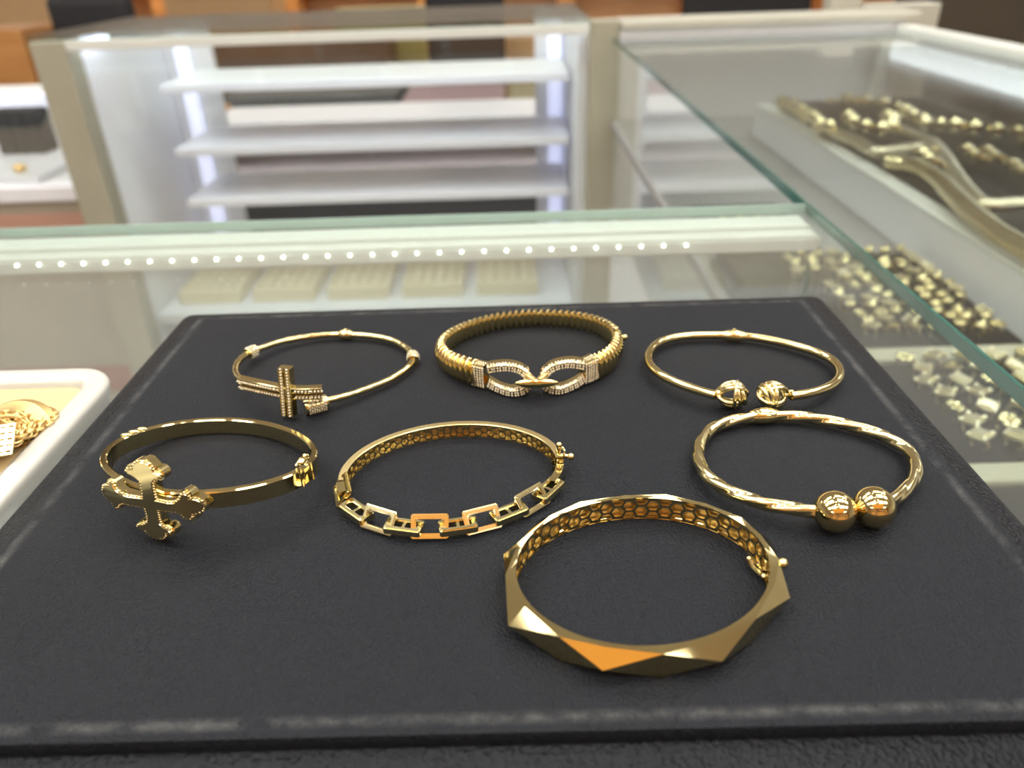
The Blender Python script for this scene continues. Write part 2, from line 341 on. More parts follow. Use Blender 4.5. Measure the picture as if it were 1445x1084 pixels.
# cross bent along the hoop, upright plane
A1 = resample(gpm([(341, 540, 7.2), (356, 543.5, 7.6), (372, 547, 8.0), (403, 553, 8.4), (430, 554.5, 8.4), (455, 553.5, 8.2)]), 60, False, 4)
def curved_plate(A, outline_fn, du, dv, thick, ulen):
    pass
def bar_on(bm, P, h, th, groove=True):       # flat bar of height h following P, thickness th outward
    def pr_(i):
        a = th/2; q = h/2; g = h*.06
        return [(-a, -q), (a*.8, -q), (a, -q*.9), (a, -q*.84), (a*.72, -q*.78), (a*.72, -q*.2), (a, -q*.14), (a, -g*.6), (a*.55, -g*.2), (a*.55, g*.2), (a, g*.6), (a, q*.14), (a*.72, q*.2), (a*.72, q*.78), (a, q*.84), (a, q*.9), (a*.8, q), (-a, q)]
    sweep(bm, P, pr_, False)
bm = bmesh.new(); bar_on(bm, A1, .0041, .0024); 
ic = near(A1, gp(406, 553, .0084)); fr = frames(A1, False)[ic]; cc = A1[ic]; upv = (fr[2]+fr[1]*(-.22)).normalized(); sid = fr[1]
VB = [cc+upv*z*.001+sid*.0003 for z in (-7.4, -5, -2, 0, 2, 5, 8.0)]
def vbar(bm, P, wdt, th, t, s):
    a = th/2; q = wdt/2; g = wdt*.06
    pr_ = [(-a, -q), (a*.8, -q), (a, -q*.9), (a, -q*.84), (a*.72, -q*.78), (a*.72, -q*.2), (a, -q*.14), (a, -g*.6), (a*.55, -g*.2), (a*.55, g*.2), (a, g*.6), (a, q*.14), (a*.72, q*.2), (a*.72, q*.78), (a, q*.84), (a, q*.9), (a*.8, q), (-a, q)]
    R = [[bm.verts.new(p+s*x+t*y) for x, y in pr_] for p in P]; k = len(pr_)
    for A, B in zip(R, R[1:]):
        for j in range(k): bm.faces.new((A[j], A[(j+1) % k], B[(j+1) % k], B[j]))
    bm.faces.new(R[0][::-1]); bm.faces.new(R[-1])
vbar(bm, VB, .0042, .0028, fr[0], sid)
cr = obj('pave_cross', bm, GOLD, b, 30)
bm = bmesh.new(); frs = frames(A1, False); tot = sum((A1[i+1]-A1[i]).length for i in range(59)); n = int(tot/.00092)
for k in range(n+1):
    i = min(59, round(k/n*59)); 
    for q in (-.00105, .00105):
        p = A1[i]+frs[i][1]*.0013+frs[i][2]*q
        if abs((A1[i]-cc).dot(frs[i][0])) > .0021: ball(bm, p, .00046, 1)
for k in range(17):
    z = -6.9+k*.92
    for q in (-.00108, .00108):
        ball(bm, cc+upv*z*.001+sid*.00155+fr[0]*q, .00046, 1)
obj('pave_stones', bm, STONE, cr, 60)
# ---- 2: ribbed coil bangle with pave horsebit
b = thing('ribbed_bangle', 'chunky ribbed gold bangle with pave buckle links at its front, middle of the back row', 'bracelet', tuple(gp(748, 500, 0)), 'gold bangles laid out on the black pad')
C2 = [(836, 519, 4.6), (848, 512.5, 4.4), (861, 502, 4.0), (867, 488, 3.7), (863, 473.5, 3.5), (845, 461.5, 3.3), (818, 454, 3.2), (785, 450.5, 3.2), (750, 450, 3.2), (715, 453, 3.2), (682, 460, 3.2), (650, 472, 3.3), (630, 486, 3.6), (627, 500, 3.9), (638, 512, 4.3), (655, 520, 4.6), (677, 527, 4.7)]
P2 = resample(gpm(C2), 792, False, 60); NR = 56
def prof2(i):
    t = i/792; big = 1+.32*(abs(t-.5)*2)**2; out = []
    for j in range(20):
        a = 2*PI*j/20; nx, nz = math.cos(a), math.sin(a)
        ph = NR*t*2*PI+1.3*nz*(1 if nx > 0 else -.2)
        rb = 1+.34*(abs(math.sin(ph/2))*2-1.3)
        x = (.0022 if nx > 0 else .0009)*abs(nx)**1.0*(1 if nx > 0 else -1); z = .0031*abs(nz)**.85*(1 if nz > 0 else -1)
        out.append((x*big*rb, z*big*rb))
    return out
bm = bmesh.new(); sweep(bm, P2, prof2, False); obj('ribbed_hoop', bm, GOLD, b, 32)
def plate_at(P, i0, i1, h, th, name, par, m, rows):
    bm = bmesh.new(); seg = P[i0:i1]; sweep(bm, seg, lambda i: [(-th*.5, -h/2), (th*.35, -h/2), (th*.5, -h*.3), (th*.5, h*.3), (th*.35, h/2), (-th*.5, h/2)], False)
    o = obj(name, bm, m, par, 30); bm = bmesh.new(); fr = frames(seg, False)
    L = (seg[-1]-seg[0]).length; nc = max(3, int(L/.0008))
    for a in range(nc):
        i = min(len(seg)-1, int((a+.5)/nc*len(seg)))
        for r in range(rows):
            z = ((r+.5)/rows-.5)*h*.92; ball(bm, seg[i]+fr[i][1]*(th*.5-abs(z/h)*th*.1)+fr[i][2]*z, .00042, 1)
        for r in range(2): ball(bm, seg[i]+fr[i][1]*th*(.15-.3*r)+fr[i][2]*h*.5, .0004, 1)
    obj('pave_stones', bm, STONE, o, 60)
cl = resample(gpm([(670, 526, 4.6), (677, 528, 4.6), (686, 530, 4.6)]), 20, False, 0)
plate_at(cl, 0, 20, .0082, .0042, 'pave_collar', b, GOLD, 9)
cr_ = resample(gpm([(821, 525, 4.6), (830, 521.5, 4.6), (838, 517.5, 4.6)]), 20, False, 0)
plate_at(cr_, 0, 20, .0082, .0042, 'pave_collar', b, GOLD, 9)
def pave_loop(pts, par):
    P = resample(gpm(pts), 120, False, 4); bm = bmesh.new(); n = len(P)
    cen = sum(P, Vector())/n; t0 = (gp(800, 540, .004)-gp(700, 540, .004)).normalized(); nf = Vector((0, -1, 0)); R = []; SG = []
    for i in range(n):
        t = (P[min(i+1, n-1)]-P[max(i-1, 0)]).normalized(); u = t.cross(nf).normalized(); wd = .0013
        SG.append((t, u)); R.append([bm.verts.new(P[i]+u*x+nf*y) for x, y in ((-wd, -.0019), (wd, -.0019), (wd, .0012), (wd*.6, .0017), (-wd*.6, .0017), (-wd, .0012))])
    for A, B in zip(R, R[1:]):
        for j in range(6): bm.faces.new((A[j], A[(j+1) % 6], B[(j+1) % 6], B[j]))
    bm.faces.new(R[0]); bm.faces.new(R[-1][::-1])
    o = obj('pave_loop', bm, GOLD, par, 30); bm = bmesh.new()
    for k in range(34):
        i = min(n-1, int((k+.5)/34*n))
        for r in (-1, 0, 1): ball(bm, P[i]+SG[i][1]*r*.00088+nf*.00165, .00046, 1)
        ball(bm, P[i]+SG[i][1]*.00125+nf*.0007, .0004, 1); ball(bm, P[i]-SG[i][1]*.00125+nf*.0007, .0004, 1)
    obj('pave_stones', bm, STONE, o, 60)
pave_loop([(688, 519, 8.2), (702, 516.5, 8.6), (718, 516, 8.8), (732, 519, 8.2), (742, 526, 6.8), (746, 535, 5), (744, 544, 2.6), (735, 550, 1.8), (722, 551.5, 1.6), (708, 548, 1.8), (697, 543, 2.4), (689, 538, 3)], b)
pave_loop([(824, 514, 8.2), (808, 511.5, 8.6), (793, 512.5, 8.8), (779, 517, 8.2), (770, 525, 6.8), (766, 534, 5), (770, 543, 2.6), (780, 548, 1.8), (793, 548, 1.6), (806, 543, 1.8), (817, 537, 2.4), (824, 531, 3)], b)
bm = bmesh.new(); c = gp(757, 536, .0056); T = (gp(790, 535.5, .0056)-gp(720, 537, .0056)).normalized()
sp = [c+T*x*.0068 for x in (-1, -.92, -.7, -.35, 0, .35, .7, .92, 1)]; rr_ = [.0003, .0007, .0012, .0015, .0016, .0015, .0012, .0007, .0003]
sweep(bm, [p+Vector((0, -.0022, 0)) for p in sp], lambda i: [(a*.8, q) for a, q in circ(rr_[i], 12)], False); obj('centre_bar', bm, GOLD, b, 50)
bm = bmesh.new()
for s in (-1, 1): segm(bm, c+T*s*.004+Vector((0, .003, .001)), c+T*s*.0005+Vector((0, -.002, .0005)), .0011)
obj('centre_link', bm, GOLDR, b, 50)
def clasp(par, p, out, h=.003, name='clasp'):
    bm = bmesh.new(); out = out.normalized()
    ball(bm, p+Vector((0, 0, h)), .00095, 2); segm(bm, p, p+Vector((0, 0, h)), .0006)
    segm(bm, p+Vector((0, 0, h*.3)), p+out*.0028+Vector((0, 0, h*.1)), .0007); ball(bm, p+out*.0032+Vector((0, 0, h*.1)), .0011, 2)
    P = [p+Vector((0, 0, h*.5))+out*.0004+Vector((.0011*math.sin(a*PI/8), .0014*math.cos(a*PI/8), .0006*math.cos(a*PI/8))) for a in range(16)]
    sweep(bm, P, lambda i: circ(.00032, 6), True); return obj(name, bm, GOLD, par, 50)
clasp(b, gp(869, 478, .0045), Vector((1, .05, 0)), .0038)
# ---- 3: cuff with knots
b = thing('knot_cuff', 'plain round gold cuff bangle ending in two woven knots, at far right of the pad', 'bracelet', tuple(gp(1050, 520, 0)), 'gold bangles laid out on the black pad')
K1, K2 = gp(1033, 556.5, .0046), gp(1090.5, 558, .0046)
W3 = path_px([(1116, 559, 4.8), (1122.5, 558.5, 4.8), (1151.3, 553, 4.4), (1175.6, 543, 3.8), (1185.6, 528.6, 3.2), (1180, 513, 2.8), (1155.7, 498.7, 2.5), (1111.4, 485.4, 2.4), (1067, 476.5, 2.4), (1035, 474, 2.4), (1000.7, 473.2, 2.4), (963, 474.8, 2.4), (934.3, 481.5, 2.6), (919.9, 491.5, 2.8), (914.6, 504.2, 3.1), (918.5, 516.9, 3.4), (934.3, 530.6, 3.8), (967.5, 545.4, 4.3), (1003, 556, 4.8), (1010, 558, 4.8)], 140, False, sm=8)
obj('hoop', tube(W3, .00145, k=16), GOLD, b, 60)
def ringloop(bm, P, rad):
    n = len(P); cc_ = sum(P, Vector())/n; R = []
    for i in range(n):
        tt = (P[(i+1) % n]-P[i-1]).normalized(); u = (P[i]-cc_).normalized(); q = tt.cross(u).normalized()
        R.append([bm.verts.new(P[i]+q*a+u*d) for a, d in circ(rad, 8)])
    for i in range(n):
        A, B = R[i], R[(i+1) % n]
        for j in range(8): bm.faces.new((A[j], A[(j+1) % 8], B[(j+1) % 8], B[j]))
def knot(c, side):          # side: +1 when the wire arrives from the right
    bm = bmesh.new(); w_ = Vector((side, .12, 0)).normalized(); e1 = Vector((0, -1, .55)).normalized(); e1 = (e1-w_*e1.dot(w_)).normalized(); e2 = w_.cross(e1)
    for k, ph in enumerate((36, 56, 78, 112, 140)):
        a = math.radians(ph+side*4); d = e1*math.cos(a)+e2*math.sin(a); R = .0038-.00015*(k % 2); sh = w_*(.00025*(k-2))
        ringloop(bm, [c+sh+w_*R*math.cos(2*PI*i/40)+(d*math.sin(2*PI*i/40))*R for i in range(40)], .00072)
    for k, (x, rr2) in enumerate(((-.0029, .0027), (-.0021, .0034), (-.0012, .0039))):
        tl = e1*(.12*(k-1)); ringloop(bm, [c+w_*(x+.0009*math.sin(2*PI*i/36+k))+(e1*math.cos(2*PI*i/36)+e2*math.sin(2*PI*i/36))*rr2 for i in range(36)], .00066)
    segm(bm, c+w_*.0034, c+w_*.0062, .0013, 12); ball(bm, c-w_*.0039, .0008, 2)
    return bm
obj('knot', knot(K1, -1), GOLDP, b, 60); obj('knot', knot(K2, 1), GOLDP, b, 60)
def hinge(P, px, par, r=.0023, z=.0025, stud=True):
    i = near(P, gp(*px, z)); t = (P[i+2]-P[i-2]).normalized(); rot = t.to_track_quat('X', 'Z').to_matrix().to_4x4(); bm = bmesh.new()
    prof = [(-1.9, .66), (-1.6, .8), (-1, .97), (-.4, 1.08), (.4, 1.08), (1, .97), (1.6, .8), (1.9, .66)]
    up = Vector((0, 0, 1)); s = t.cross(up).normalized(); u = s.cross(t); R = [[bm.verts.new(P[i]+t*a*r+(s*math.cos(x*PI/8)+u*math.sin(x*PI/8))*r*q) for x in range(16)] for a, q in prof]
    for A, B in zip(R, R[1:]):
        for j in range(16): bm.faces.new((A[j], A[(j+1) % 16], B[(j+1) % 16], B[j]))
    bm.faces.new(R[0]); bm.faces.new(R[-1][::-1])
    if stud: ball(bm, P[i]+Vector((0, 0, r*1.1)), .0006, 2)
    return obj('hinge_bead', bm, GOLD, par, 45)
hinge(W3, (1035, 475), b, .0021)
# ---- 4: flat bangle with budded cross
b = thing('cross_bangle', 'flat polished gold bangle with a large budded cross trimmed in beads', 'bracelet', tuple(gp(300, 660, 0)), 'gold bangles laid out on the black pad')
# measured on the outer upper rim; the front rides up on the cross
def z4(y): return 5.2+max(0, (y-592)/105)*8.0
R4 = [(x, y, z4(y)) for x, y in ((141.6, 650), (145.9, 635.9), (167, 617), (200, 604.5), (237.6, 594.7), (284.7, 589.6), (331.8, 588.8), (378.8, 594.7), (421, 608.8), (443, 624), (448.7, 638), (437.6, 656), (402.4, 673.5), (355, 686.5), (303.5, 694), (262, 697), (215, 694), (180, 684), (152, 668))]
O4 = oval(gpm(R4), 3, 200); fr4 = frames(O4, True)
if fr4[0][1].dot(O4[0]-sum(O4, Vector())/200) < 0: O4.reverse(); fr4 = frames(O4, True)
P4 = [O4[i]-fr4[i][1]*.0009-Vector((0, 0, .0025)) for i in range(200)]
bm = bmesh.new(); sweep(bm, P4, lambda i: [(.0009, -.0022), (.0009, .0022), (.0006, .0025), (-.0006, .0025), (-.0009, .0022), (-.0009, -.0022), (-.0006, -.0025), (.0006, -.0025)]); obj('band', bm, GOLDK, b, 35)
c4 = gp(217, 704.5, .0108)
i4 = near(P4, c4); cp = P4[i4]; t4 = fr4[i4][0]; s4 = fr4[i4][1]
if t4.x < 0: tx = -t4
else: tx = t4
u4 = s4.cross(tx).normalized(); u4 = -u4 if u4.z < 0 else u4
u4 = (u4*1.0+Vector((.06, .16, 0))).normalized(); tx = (tx-u4*tx.dot(u4)).normalized(); n4 = tx.cross(u4).normalized(); n4 = -n4 if n4.dot(s4) < 0 else n4
lobe = [(0.0, 2.1), (4.9, 2.0), (6.6, 2.1), (7.6, 2.9), (8.2, 4.2), (9.4, 4.9), (10.4, 4.2), (10.5, 3.0), (11.6, 2.9), (12.9, 1.9), (13.4, 0)]
def outline():
    pts = []
    for q in range(4):
        ca, sa = math.cos(q*PI/2), math.sin(q*PI/2); half = [(2.0, 2.0)]+[(a, c) for a, c in lobe[1:]]; full = [(a, -c) for a, c in half[1:]]; full = full[:-1]+[half[-1]]+[(a, c) for a, c in half[::-1][1:]]
        for a, c in full: pts.append((a*ca-c*sa, a*sa+c*ca))
    return pts
OUT = outline()
def bendmap(x, y, d):      # mm in the cross plane -> room; side arms follow the band, right one a little less
    xs = x; k = .011; dep = -(max(0, abs(xs)-5)**1.6)*.11
    return cp+tx*((xs if xs > 0 else xs*1.32)+.9)*MM+u4*y*MM*(.88 if y > 0 else .73)+n4*((dep if xs > 0 else dep*.75)+d)*MM
def inset(pts, d):
    n = len(pts); o = []
    for i in range(n):
        a, p, c = Vector(pts[i-1]), Vector(pts[i]), Vector(pts[(i+1) % n]); e1, e2 = (p-a), (c-p)
        if e1.length < 1e-6 or e2.length < 1e-6: o.append(pts[i]); continue
        n1 = Vector((-e1.y, e1.x)).normalized(); n2 = Vector((-e2.y, e2.x)).normalized(); m = (n1+n2); m = m/max(m.length, .3); o.append(tuple(p+m*d))
    return o
INN = inset(OUT, .75); 
bm = bmesh.new()
la = [bm.verts.new(bendmap(x, y, 1.0)) for x, y in OUT]; lb = [bm.verts.new(bendmap(x, y, 3.2)) for x, y in OUT]
lc = [bm.verts.new(bendmap(x, y, 3.3)) for x, y in inset(OUT, .25)]; ld = [bm.verts.new(bendmap(x, y, 3.9)) for x, y in INN]
k = len(OUT)
for A, B in ((la, lb), (lb, lc), (lc, ld)):
    for j in range(k): bm.faces.new((A[j], A[(j+1) % k], B[(j+1) % k], B[j]))
# front face fan pieces per arm: triangulate through bmesh
na = k//4
for LL in (ld, la):
    bm.faces.new([LL[q*na-1] for q in range(4)])
    for q in range(4):
        ar = [LL[q*na-1]]+LL[q*na:(q+1)*na]; h = len(ar)
        for j in range(h//2):
            lo = (ar[j], ar[j+1], ar[h-2-j], ar[h-1-j]); lo = [v for v_i, v in enumerate(lo) if v not in lo[:v_i]]
            if len(lo) > 2: bm.faces.new(lo)
crs = obj('budded_cross', bm, GOLDK, b, 25)
bm = bmesh.new()
MIDL = inset(OUT, .42); per = [Vector(p) for p in MIDL]+[Vector(MIDL[0])]; acc = 0
for a, c in zip(per, per[1:]):
    L = (c-a).length; 
    while acc < L: q = a.lerp(c, acc/L); ball(bm, bendmap(q.x, q.y, 3.45), .00042, 1); acc += .86
    acc -= L
obj('bead_trim', bm, GOLDP, crs, 60)
# ridged bud backs standing behind each arm end
bm = bmesh.new()
for q in range(4):
    ca, sa = math.cos(q*PI/2), math.sin(q*PI/2)
    for a, c in ((9.4, 3.3), (9.4, -3.3), (11.6, 0)):
        x, y = a*ca-c*sa, a*sa+c*ca; p0, p1 = bendmap(x, y, .6), bendmap(x, y, 3.0); sweep(bm, [p0, p1], lambda i: circ(.0017, 10), False)
obj('bud_backs', bm, GOLD, crs, 40)
bm = bmesh.new(); k0 = near(O4, gp(185, 610, .006))
for d in (-3, 0, 3): ball(bm, O4[k0+d]+Vector((0, 0, .0002))-fr4[k0+d][1]*.0006, .0009, 2, (1.8, 1, .55))
obj('hinge', bm, GOLD, b, 40)
kc = near(O4, gp(430, 662, .010)); bm = bmesh.new()
c = O4[kc]; t = fr4[kc][0]; s = fr4[kc][1]
for q in (-1, 1): sweep(bm, [c+t*q*.0022-s*.0002+Vector((0, 0, .0003)), c+t*q*.0022-s*.0002+Vector((0, 0, -.0050))], lambda i: circ(.0004, 6), False, up=Vector((0, 1, 0)))
ball(bm, c+Vector((0, 0, .0018))-s*.0008, .0012, 2, (1, 1.4, .8)); ball(bm, c+Vector((0, 0, .0022))+t*.002-s*.0012, .0008, 2); ball(bm, c+Vector((0, 0, .0012))+t*.0038-s*.002, .0007, 2)
P = [c-s*.001+Vector((0, 0, .0008))+t*.0024*math.cos(a*PI/8)+Vector((0, 0, .0012*math.sin(a*PI/8))) for a in range(16)]
sweep(bm, P, lambda i: circ(.0004, 6), True)
obj('clasp', bm, GOLD, b, 40)
# ---- honeycomb lattice
def honeycomb(bm, P, fr, zlo, zhi, s, off, depth, rim=.17, i0=0, i1=None):
    n = len(P); L = [0]
    for i in range(1, n+1): L.append(L[-1]+(P[i % n]-P[i-1]).length)
    tot = L[-1]; i1 = n if i1 is None else i1
    def at(u, v, d):
        u %= tot; j = 0; lo, hi = 0, n
        while hi-lo > 1:
            m = (lo+hi)//2
            if L[m] <= u: lo = m
            else: hi = m
        t = (u-L[lo])/(L[lo+1]-L[lo]); p = P[lo].lerp(P[(lo+1) % n], t); sd = fr[lo][1].lerp(fr[(lo+1) % n][1], t); return p+sd*(off+d)+Vector((0, 0, v))
    nc = round((L[i1]-L[i0])/(1.5*s)); st = (L[i1]-L[i0])/nc; h = math.sqrt(3)*s
    def clip(pts):
        for lim, sg in ((zlo, 1), (zhi, -1)):
            o = []
            for a, c in zip(pts, pts[1:]+pts[:1]):
                ia, ic_ = (a[1]-lim)*sg >= 0, (c[1]-lim)*sg >= 0
                if ia: o.append(a)
                if ia != ic_: t = (lim-a[1])/(c[1]-a[1]); o.append((a[0]+(c[0]-a[0])*t, lim))
            pts = o
            if len(pts) < 3: return []
        return pts
    for k in range(nc+(0 if i1 == n and i0 == 0 else 1)):
        for r in range(-3, 4):
            cu = L[i0]+k*st; cv = (zlo+zhi)/2+(r+.5*(k % 2)+.25)*h
            pts = clip([(cu+s*math.cos(a*PI/3)*st/(1.5*s), cv+s*math.sin(a*PI/3)) for a in range(6)])
            if len(pts) < 3: continue
            mu = sum(p[0] for p in pts)/len(pts); mv = sum(p[1] for p in pts)/len(pts)
            if max(p[1] for p in pts)-min(p[1] for p in pts) < s*.5:
                bm.faces.new([bm.verts.new(at(a, c, 0)) for a, c in pts]); continue
            A = [bm.verts.new(at(a, c, 0)) for a, c in pts]; B = [bm.verts.new(at(mu+(a-mu)*(1-rim), mv+(c-mv)*(1-rim), 0)) for a, c in pts]; D = [bm.verts.new(at(mu+(a-mu)*(1-rim), mv+(c-mv)*(1-rim), depth)) for a, c in pts]
            m = len(pts)
            for j in range(m):
                bm.faces.new((A[j], A[(j+1) % m], B[(j+1) % m], B[j])); bm.faces.new((B[j], B[(j+1) % m], D[(j+1) % m], D[j]))
# ---- 5: honeycomb band with rectangular links
b = thing('link_bangle', 'slim gold bangle with rectangular chain links at front, in the middle of the pad', 'bracelet', tuple(gp(640, 680, 0)), 'gold bangles laid out on the black pad')
R5 = [(479.5, 682, 4.4), (484.3, 667, 4.4), (498.4, 646.6, 4.4), (524, 627.4, 4.4), (562.4, 610.7, 4.4), (613.6, 600, 4.4), (659.7, 597, 4.4), (703.3, 598.6, 4.4), (741.7, 607.5, 4.4), (767.3, 619, 4.4), (784, 632, 4.4), (791, 646, 4), (789.8, 664, 3), (778.5, 687.6, 2.3), (753, 705.5, 2.3), (721, 722, 2.3), (680, 736.5, 2.3), (647, 743, 2.3), (607, 746.5, 2.3), (570, 744.5, 2.3), (536.8, 736.2, 2.3), (505.5, 722.7, 2.3), (488, 702, 3)]
O5 = oval(gpm(R5), 3, 240); c5 = sum(O5, Vector())/240; fr5 = frames(O5, True)
if fr5[0][1].dot(O5[0]-c5) < 0: O5.reverse(); fr5 = frames(O5, True)
ks, ke = near(O5, gp(790, 652, .003)), near(O5, gp(479, 686, .003))
idx = []; i = ks
while i != ke: idx.append(i); i = (i+1) % 240
if len(idx) > 150: 
    idx = []; i = ks
    while i != ke: idx.append(i); i = (i-1) % 240
    idx = idx[::-1]
B5p = [Vector((O5[i].x, O5[i].y, .0022)) for i in idx]
bm = bmesh.new(); sweep(bm, B5p, lambda i: [(-.0011, .0021), (-.0009, .0023), (.0007, .0023), (.0011, .0018), (.0012, -.0018), (.0007, -.0022), (-.0011, -.0022), (-.0011, -.0019), (.0003, -.0019), (.0003, .0018), (-.0011, .0018)], False); hb = obj('hollow_band', bm, GOLDS, b, 35)
f5 = frames(B5p, False); bm = bmesh.new(); n5 = len(B5p)
honeycomb(bm, B5p+[B5p[-1]+(B5p[-1]-B5p[-2])], f5+[f5[-1]], -.0020, .0019, .00125, -.0011, .0005, .2, 0, n5-1); obj('honeycomb_lining', bm, GOLD, hb)
# links
idf = [i for i in range(240) if i not in idx]
# order the front indices continuously starting after idx
start = (idx[-1]+1) % 240; idf = []; i = start
while i != idx[0]: idf.append(i); i = (i+1) % 240
F5 = resample([Vector((O5[i].x, O5[i].y, .0024)) for i in idf], 400, False, 0); ff5 = frames(F5, False)
if F5[0].x > F5[-1].x: pass
def rect_link(c, t, a, n, L, Wd, bar, th, bev=.0003):
    bm = bmesh.new(); M = Matrix((( t.x, a.x, n.x, c.x), (t.y, a.y, n.y, c.y), (t.z, a.z, n.z, c.z), (0, 0, 0, 1)))
    o = [(-L/2, -Wd/2), (L/2, -Wd/2), (L/2, Wd/2), (-L/2, Wd/2)]; q = [(-L/2+bar, -Wd/2+bar), (L/2-bar, -Wd/2+bar), (L/2-bar, Wd/2-bar), (-L/2+bar, Wd/2-bar)]
    V = {}
    for nm, pts in (('o', o), ('q', q)):
        for k, z in ((0, -th/2), (1, th/2)): V[nm, k] = [bm.verts.new(M @ Vector((x, y, z))) for x, y in pts]
    for j in range(4):
        k = (j+1) % 4
        bm.faces.new((V['o', 0][j], V['o', 0][k], V['o', 1][k], V['o', 1][j])); bm.faces.new((V['q', 0][j], V['q', 1][j], V['q', 1][k], V['q', 0][k]))
        bm.faces.new((V['o', 1][j], V['o', 1][k], V['q', 1][k], V['q', 1][j])); bm.faces.new((V['o', 0][j], V['q', 0][j], V['q', 0][k], V['o', 0][k]))
    bmesh.ops.bevel(bm, geom=list(bm.edges), offset=bev, segments=2, affect='EDGES'); return bm
LINKPX = [('A', 489, 694), ('B', 504, 722), ('A', 535, 737), ('B', 568.5, 749), ('A', 606, 750), ('B', 647, 749), ('A', 682, 739), ('B', 719, 726), ('A', 745, 705), ('B', 775, 693)]
for kind, x, y in LINKPX:
    i = near(F5, gp(x, y, .0022)); t, s, u = ff5[i]; up = Vector((0, 0, 1)); L = .0092
    if kind == 'A':
        nrm = (s*.75+up*.66).normalized(); a = nrm.cross(t).normalized(); obj('upright_link', rect_link(F5[i]+Vector((0, 0, .0006)), t, a, nrm, L*1.0, .0060, .0013, .0012), GOLDP, b, 30)
    else:
        bm = rect_link(F5[i]+s*.0001, t, s, up, L*1.02, .0046, .0013, .0021); box(bm, -.0004, .0004, -.0016, .0016, -.0008, .0006, Matrix(((t.x, s.x, 0, F5[i].x), (t.y, s.y, 0, F5[i].y), (0, 0, 1, F5[i].z), (0, 0, 0, 1))))
        obj('flat_link', bm, GOLDP, b, 30)
bm = bmesh.new(); i = near(F5, gp(788, 668, .003))
sweep(bm, [F5[k]+Vector((0, 0, 0)) for k in ((range(max(i-26, 0), min(i+26, 400))))], lambda i: [(-.001, -.0018), (.001, -.0018), (.001, .0018), (-.001, .0018)], False); obj('clasp_tongue', bm, GOLD, b, 30)
clasp(b, gp(789, 648, .0036), Vector((1, -.02, .1)), .0046)
bm = bmesh.new(); i = near(F5, gp(480, 690, .003)); sweep(bm, [F5[k] for k in (range(0, 24) if i < 200 else range(376, 400))], lambda i: [(-.0013, -.0020), (.0012, -.0020), (.0012, .0021), (-.0013, .0021)], False); obj('hinge', bm, GOLD, b, 30)
# ---- 6: faceted bangle
b = thing('faceted_bangle', 'wide gold bangle with pointed faceted outside and honeycomb inside, nearest the front of the pad', 'bracelet', tuple(gp(905, 820, 0)), 'gold bangles laid out on the black pad')
I6 = [(727.5, 804.6), (737.5, 773.4), (753, 750), (792.8, 724.5), (845.7, 709), (889.3, 704.4), (939, 705.3), (985.9, 711), (1032.6, 731), (1063.7, 754), (1081, 776.5), (1088, 796), (1085, 820), (1070, 845), (1032.6, 882), (970.3, 905.5), (923.6, 911), (864.4, 908.9), (814.6, 894.9), (767.9, 870), (739.8, 838.8)]
O6 = oval(gpm(I6, 6.6), 3, 260); c6 = sum(O6, Vector())/260; fr6 = frames(O6, True)
if fr6[0][1].dot(O6[0]-c6) < 0: O6.reverse(); fr6 = frames(O6, True)
PK = [(716, 882), (852, 947), (1017, 929), (1115, 843), (1090, 765), (1000, 712), (877, 698), (768, 736), (714, 783)]
TK = [(789, 899), (939, 923), (1067, 873), (1099, 789), (1045, 730), (940, 698), (822, 713), (730, 768), (713, 812)]
pk = [gp(*p, .0036) for p in PK]; tk = [gp(*p, .0068) for p in TK]
# outside of the shell: T (rim corner), K (point), T ...
ang = lambda p: math.atan2(p.y-c6.y, p.x-c6.x) % (2*PI)
pk.sort(key=ang); tk.sort(key=ang)
def push(p, dmin, dmax):
    i = near(O6, p); s = fr6[i][1]; d = (p-O6[i]).dot(s); d2 = min(max(d, dmin), dmax); q = O6[i]+s*d2; return Vector((q.x, q.y, p.z)), i
pk2 = [push(p, .0044, .0060) for p in pk]; tk2 = [push(p, .0021, .0026) if p.y < c6.y else push(p, .0016, .0022) for p in tk]
seq = sorted([(ang(p), 'K', p, i) for p, i in pk2]+[(ang(p), 'T', p, i) for p, i in tk2], key=lambda e: e[0])
bm = bmesh.new(); ns = len(seq); VT = []
for a, kd, p, i in seq:
    if kd == 'K': v = bm.verts.new(p); e_ = O6[i]+fr6[i][1]*(.0014 if p.y < c6.y else .0011); VT.append((kd, v, v, i, bm.verts.new((e_.x, e_.y, .0068)), bm.verts.new((e_.x, e_.y, .0002))))
    else: VT.append((kd, bm.verts.new((p.x, p.y, .0068)), bm.verts.new((p.x, p.y, .0002)), i))
ring_in_t = [bm.verts.new((p.x, p.y, .0066)) for p in O6]; ring_in_b = [bm.verts.new((p.x, p.y, .0002)) for p in O6]; n6 = 260
def arc_idx(i, j):
    out = [i]; 
    while i != j: i = (i+1) % n6; out.append(i)
    return out
for q, e in enumerate(VT):
    g = VT[(q+1) % len(VT)]; ia, ib = e[3], g[3]
    E = (e[1], e[2]) if e[0] == 'T' else e[4:6]; G = (g[1], g[2]) if g[0] == 'T' else g[4:6]
    for ring, vi in ((ring_in_t, 0), (ring_in_b, 1)):
        ar = arc_idx(ia, ib)
        if len(ar) > 200: ar = arc_idx(ib, ia)[::-1]
        h = len(ar)//2
        for k in range(len(ar)-1): bm.faces.new((ring[ar[k]], ring[ar[k+1]], (E if k < h else G)[vi]))
        bm.faces.new((ring[ar[h]], E[vi], G[vi]))
m = len(VT)
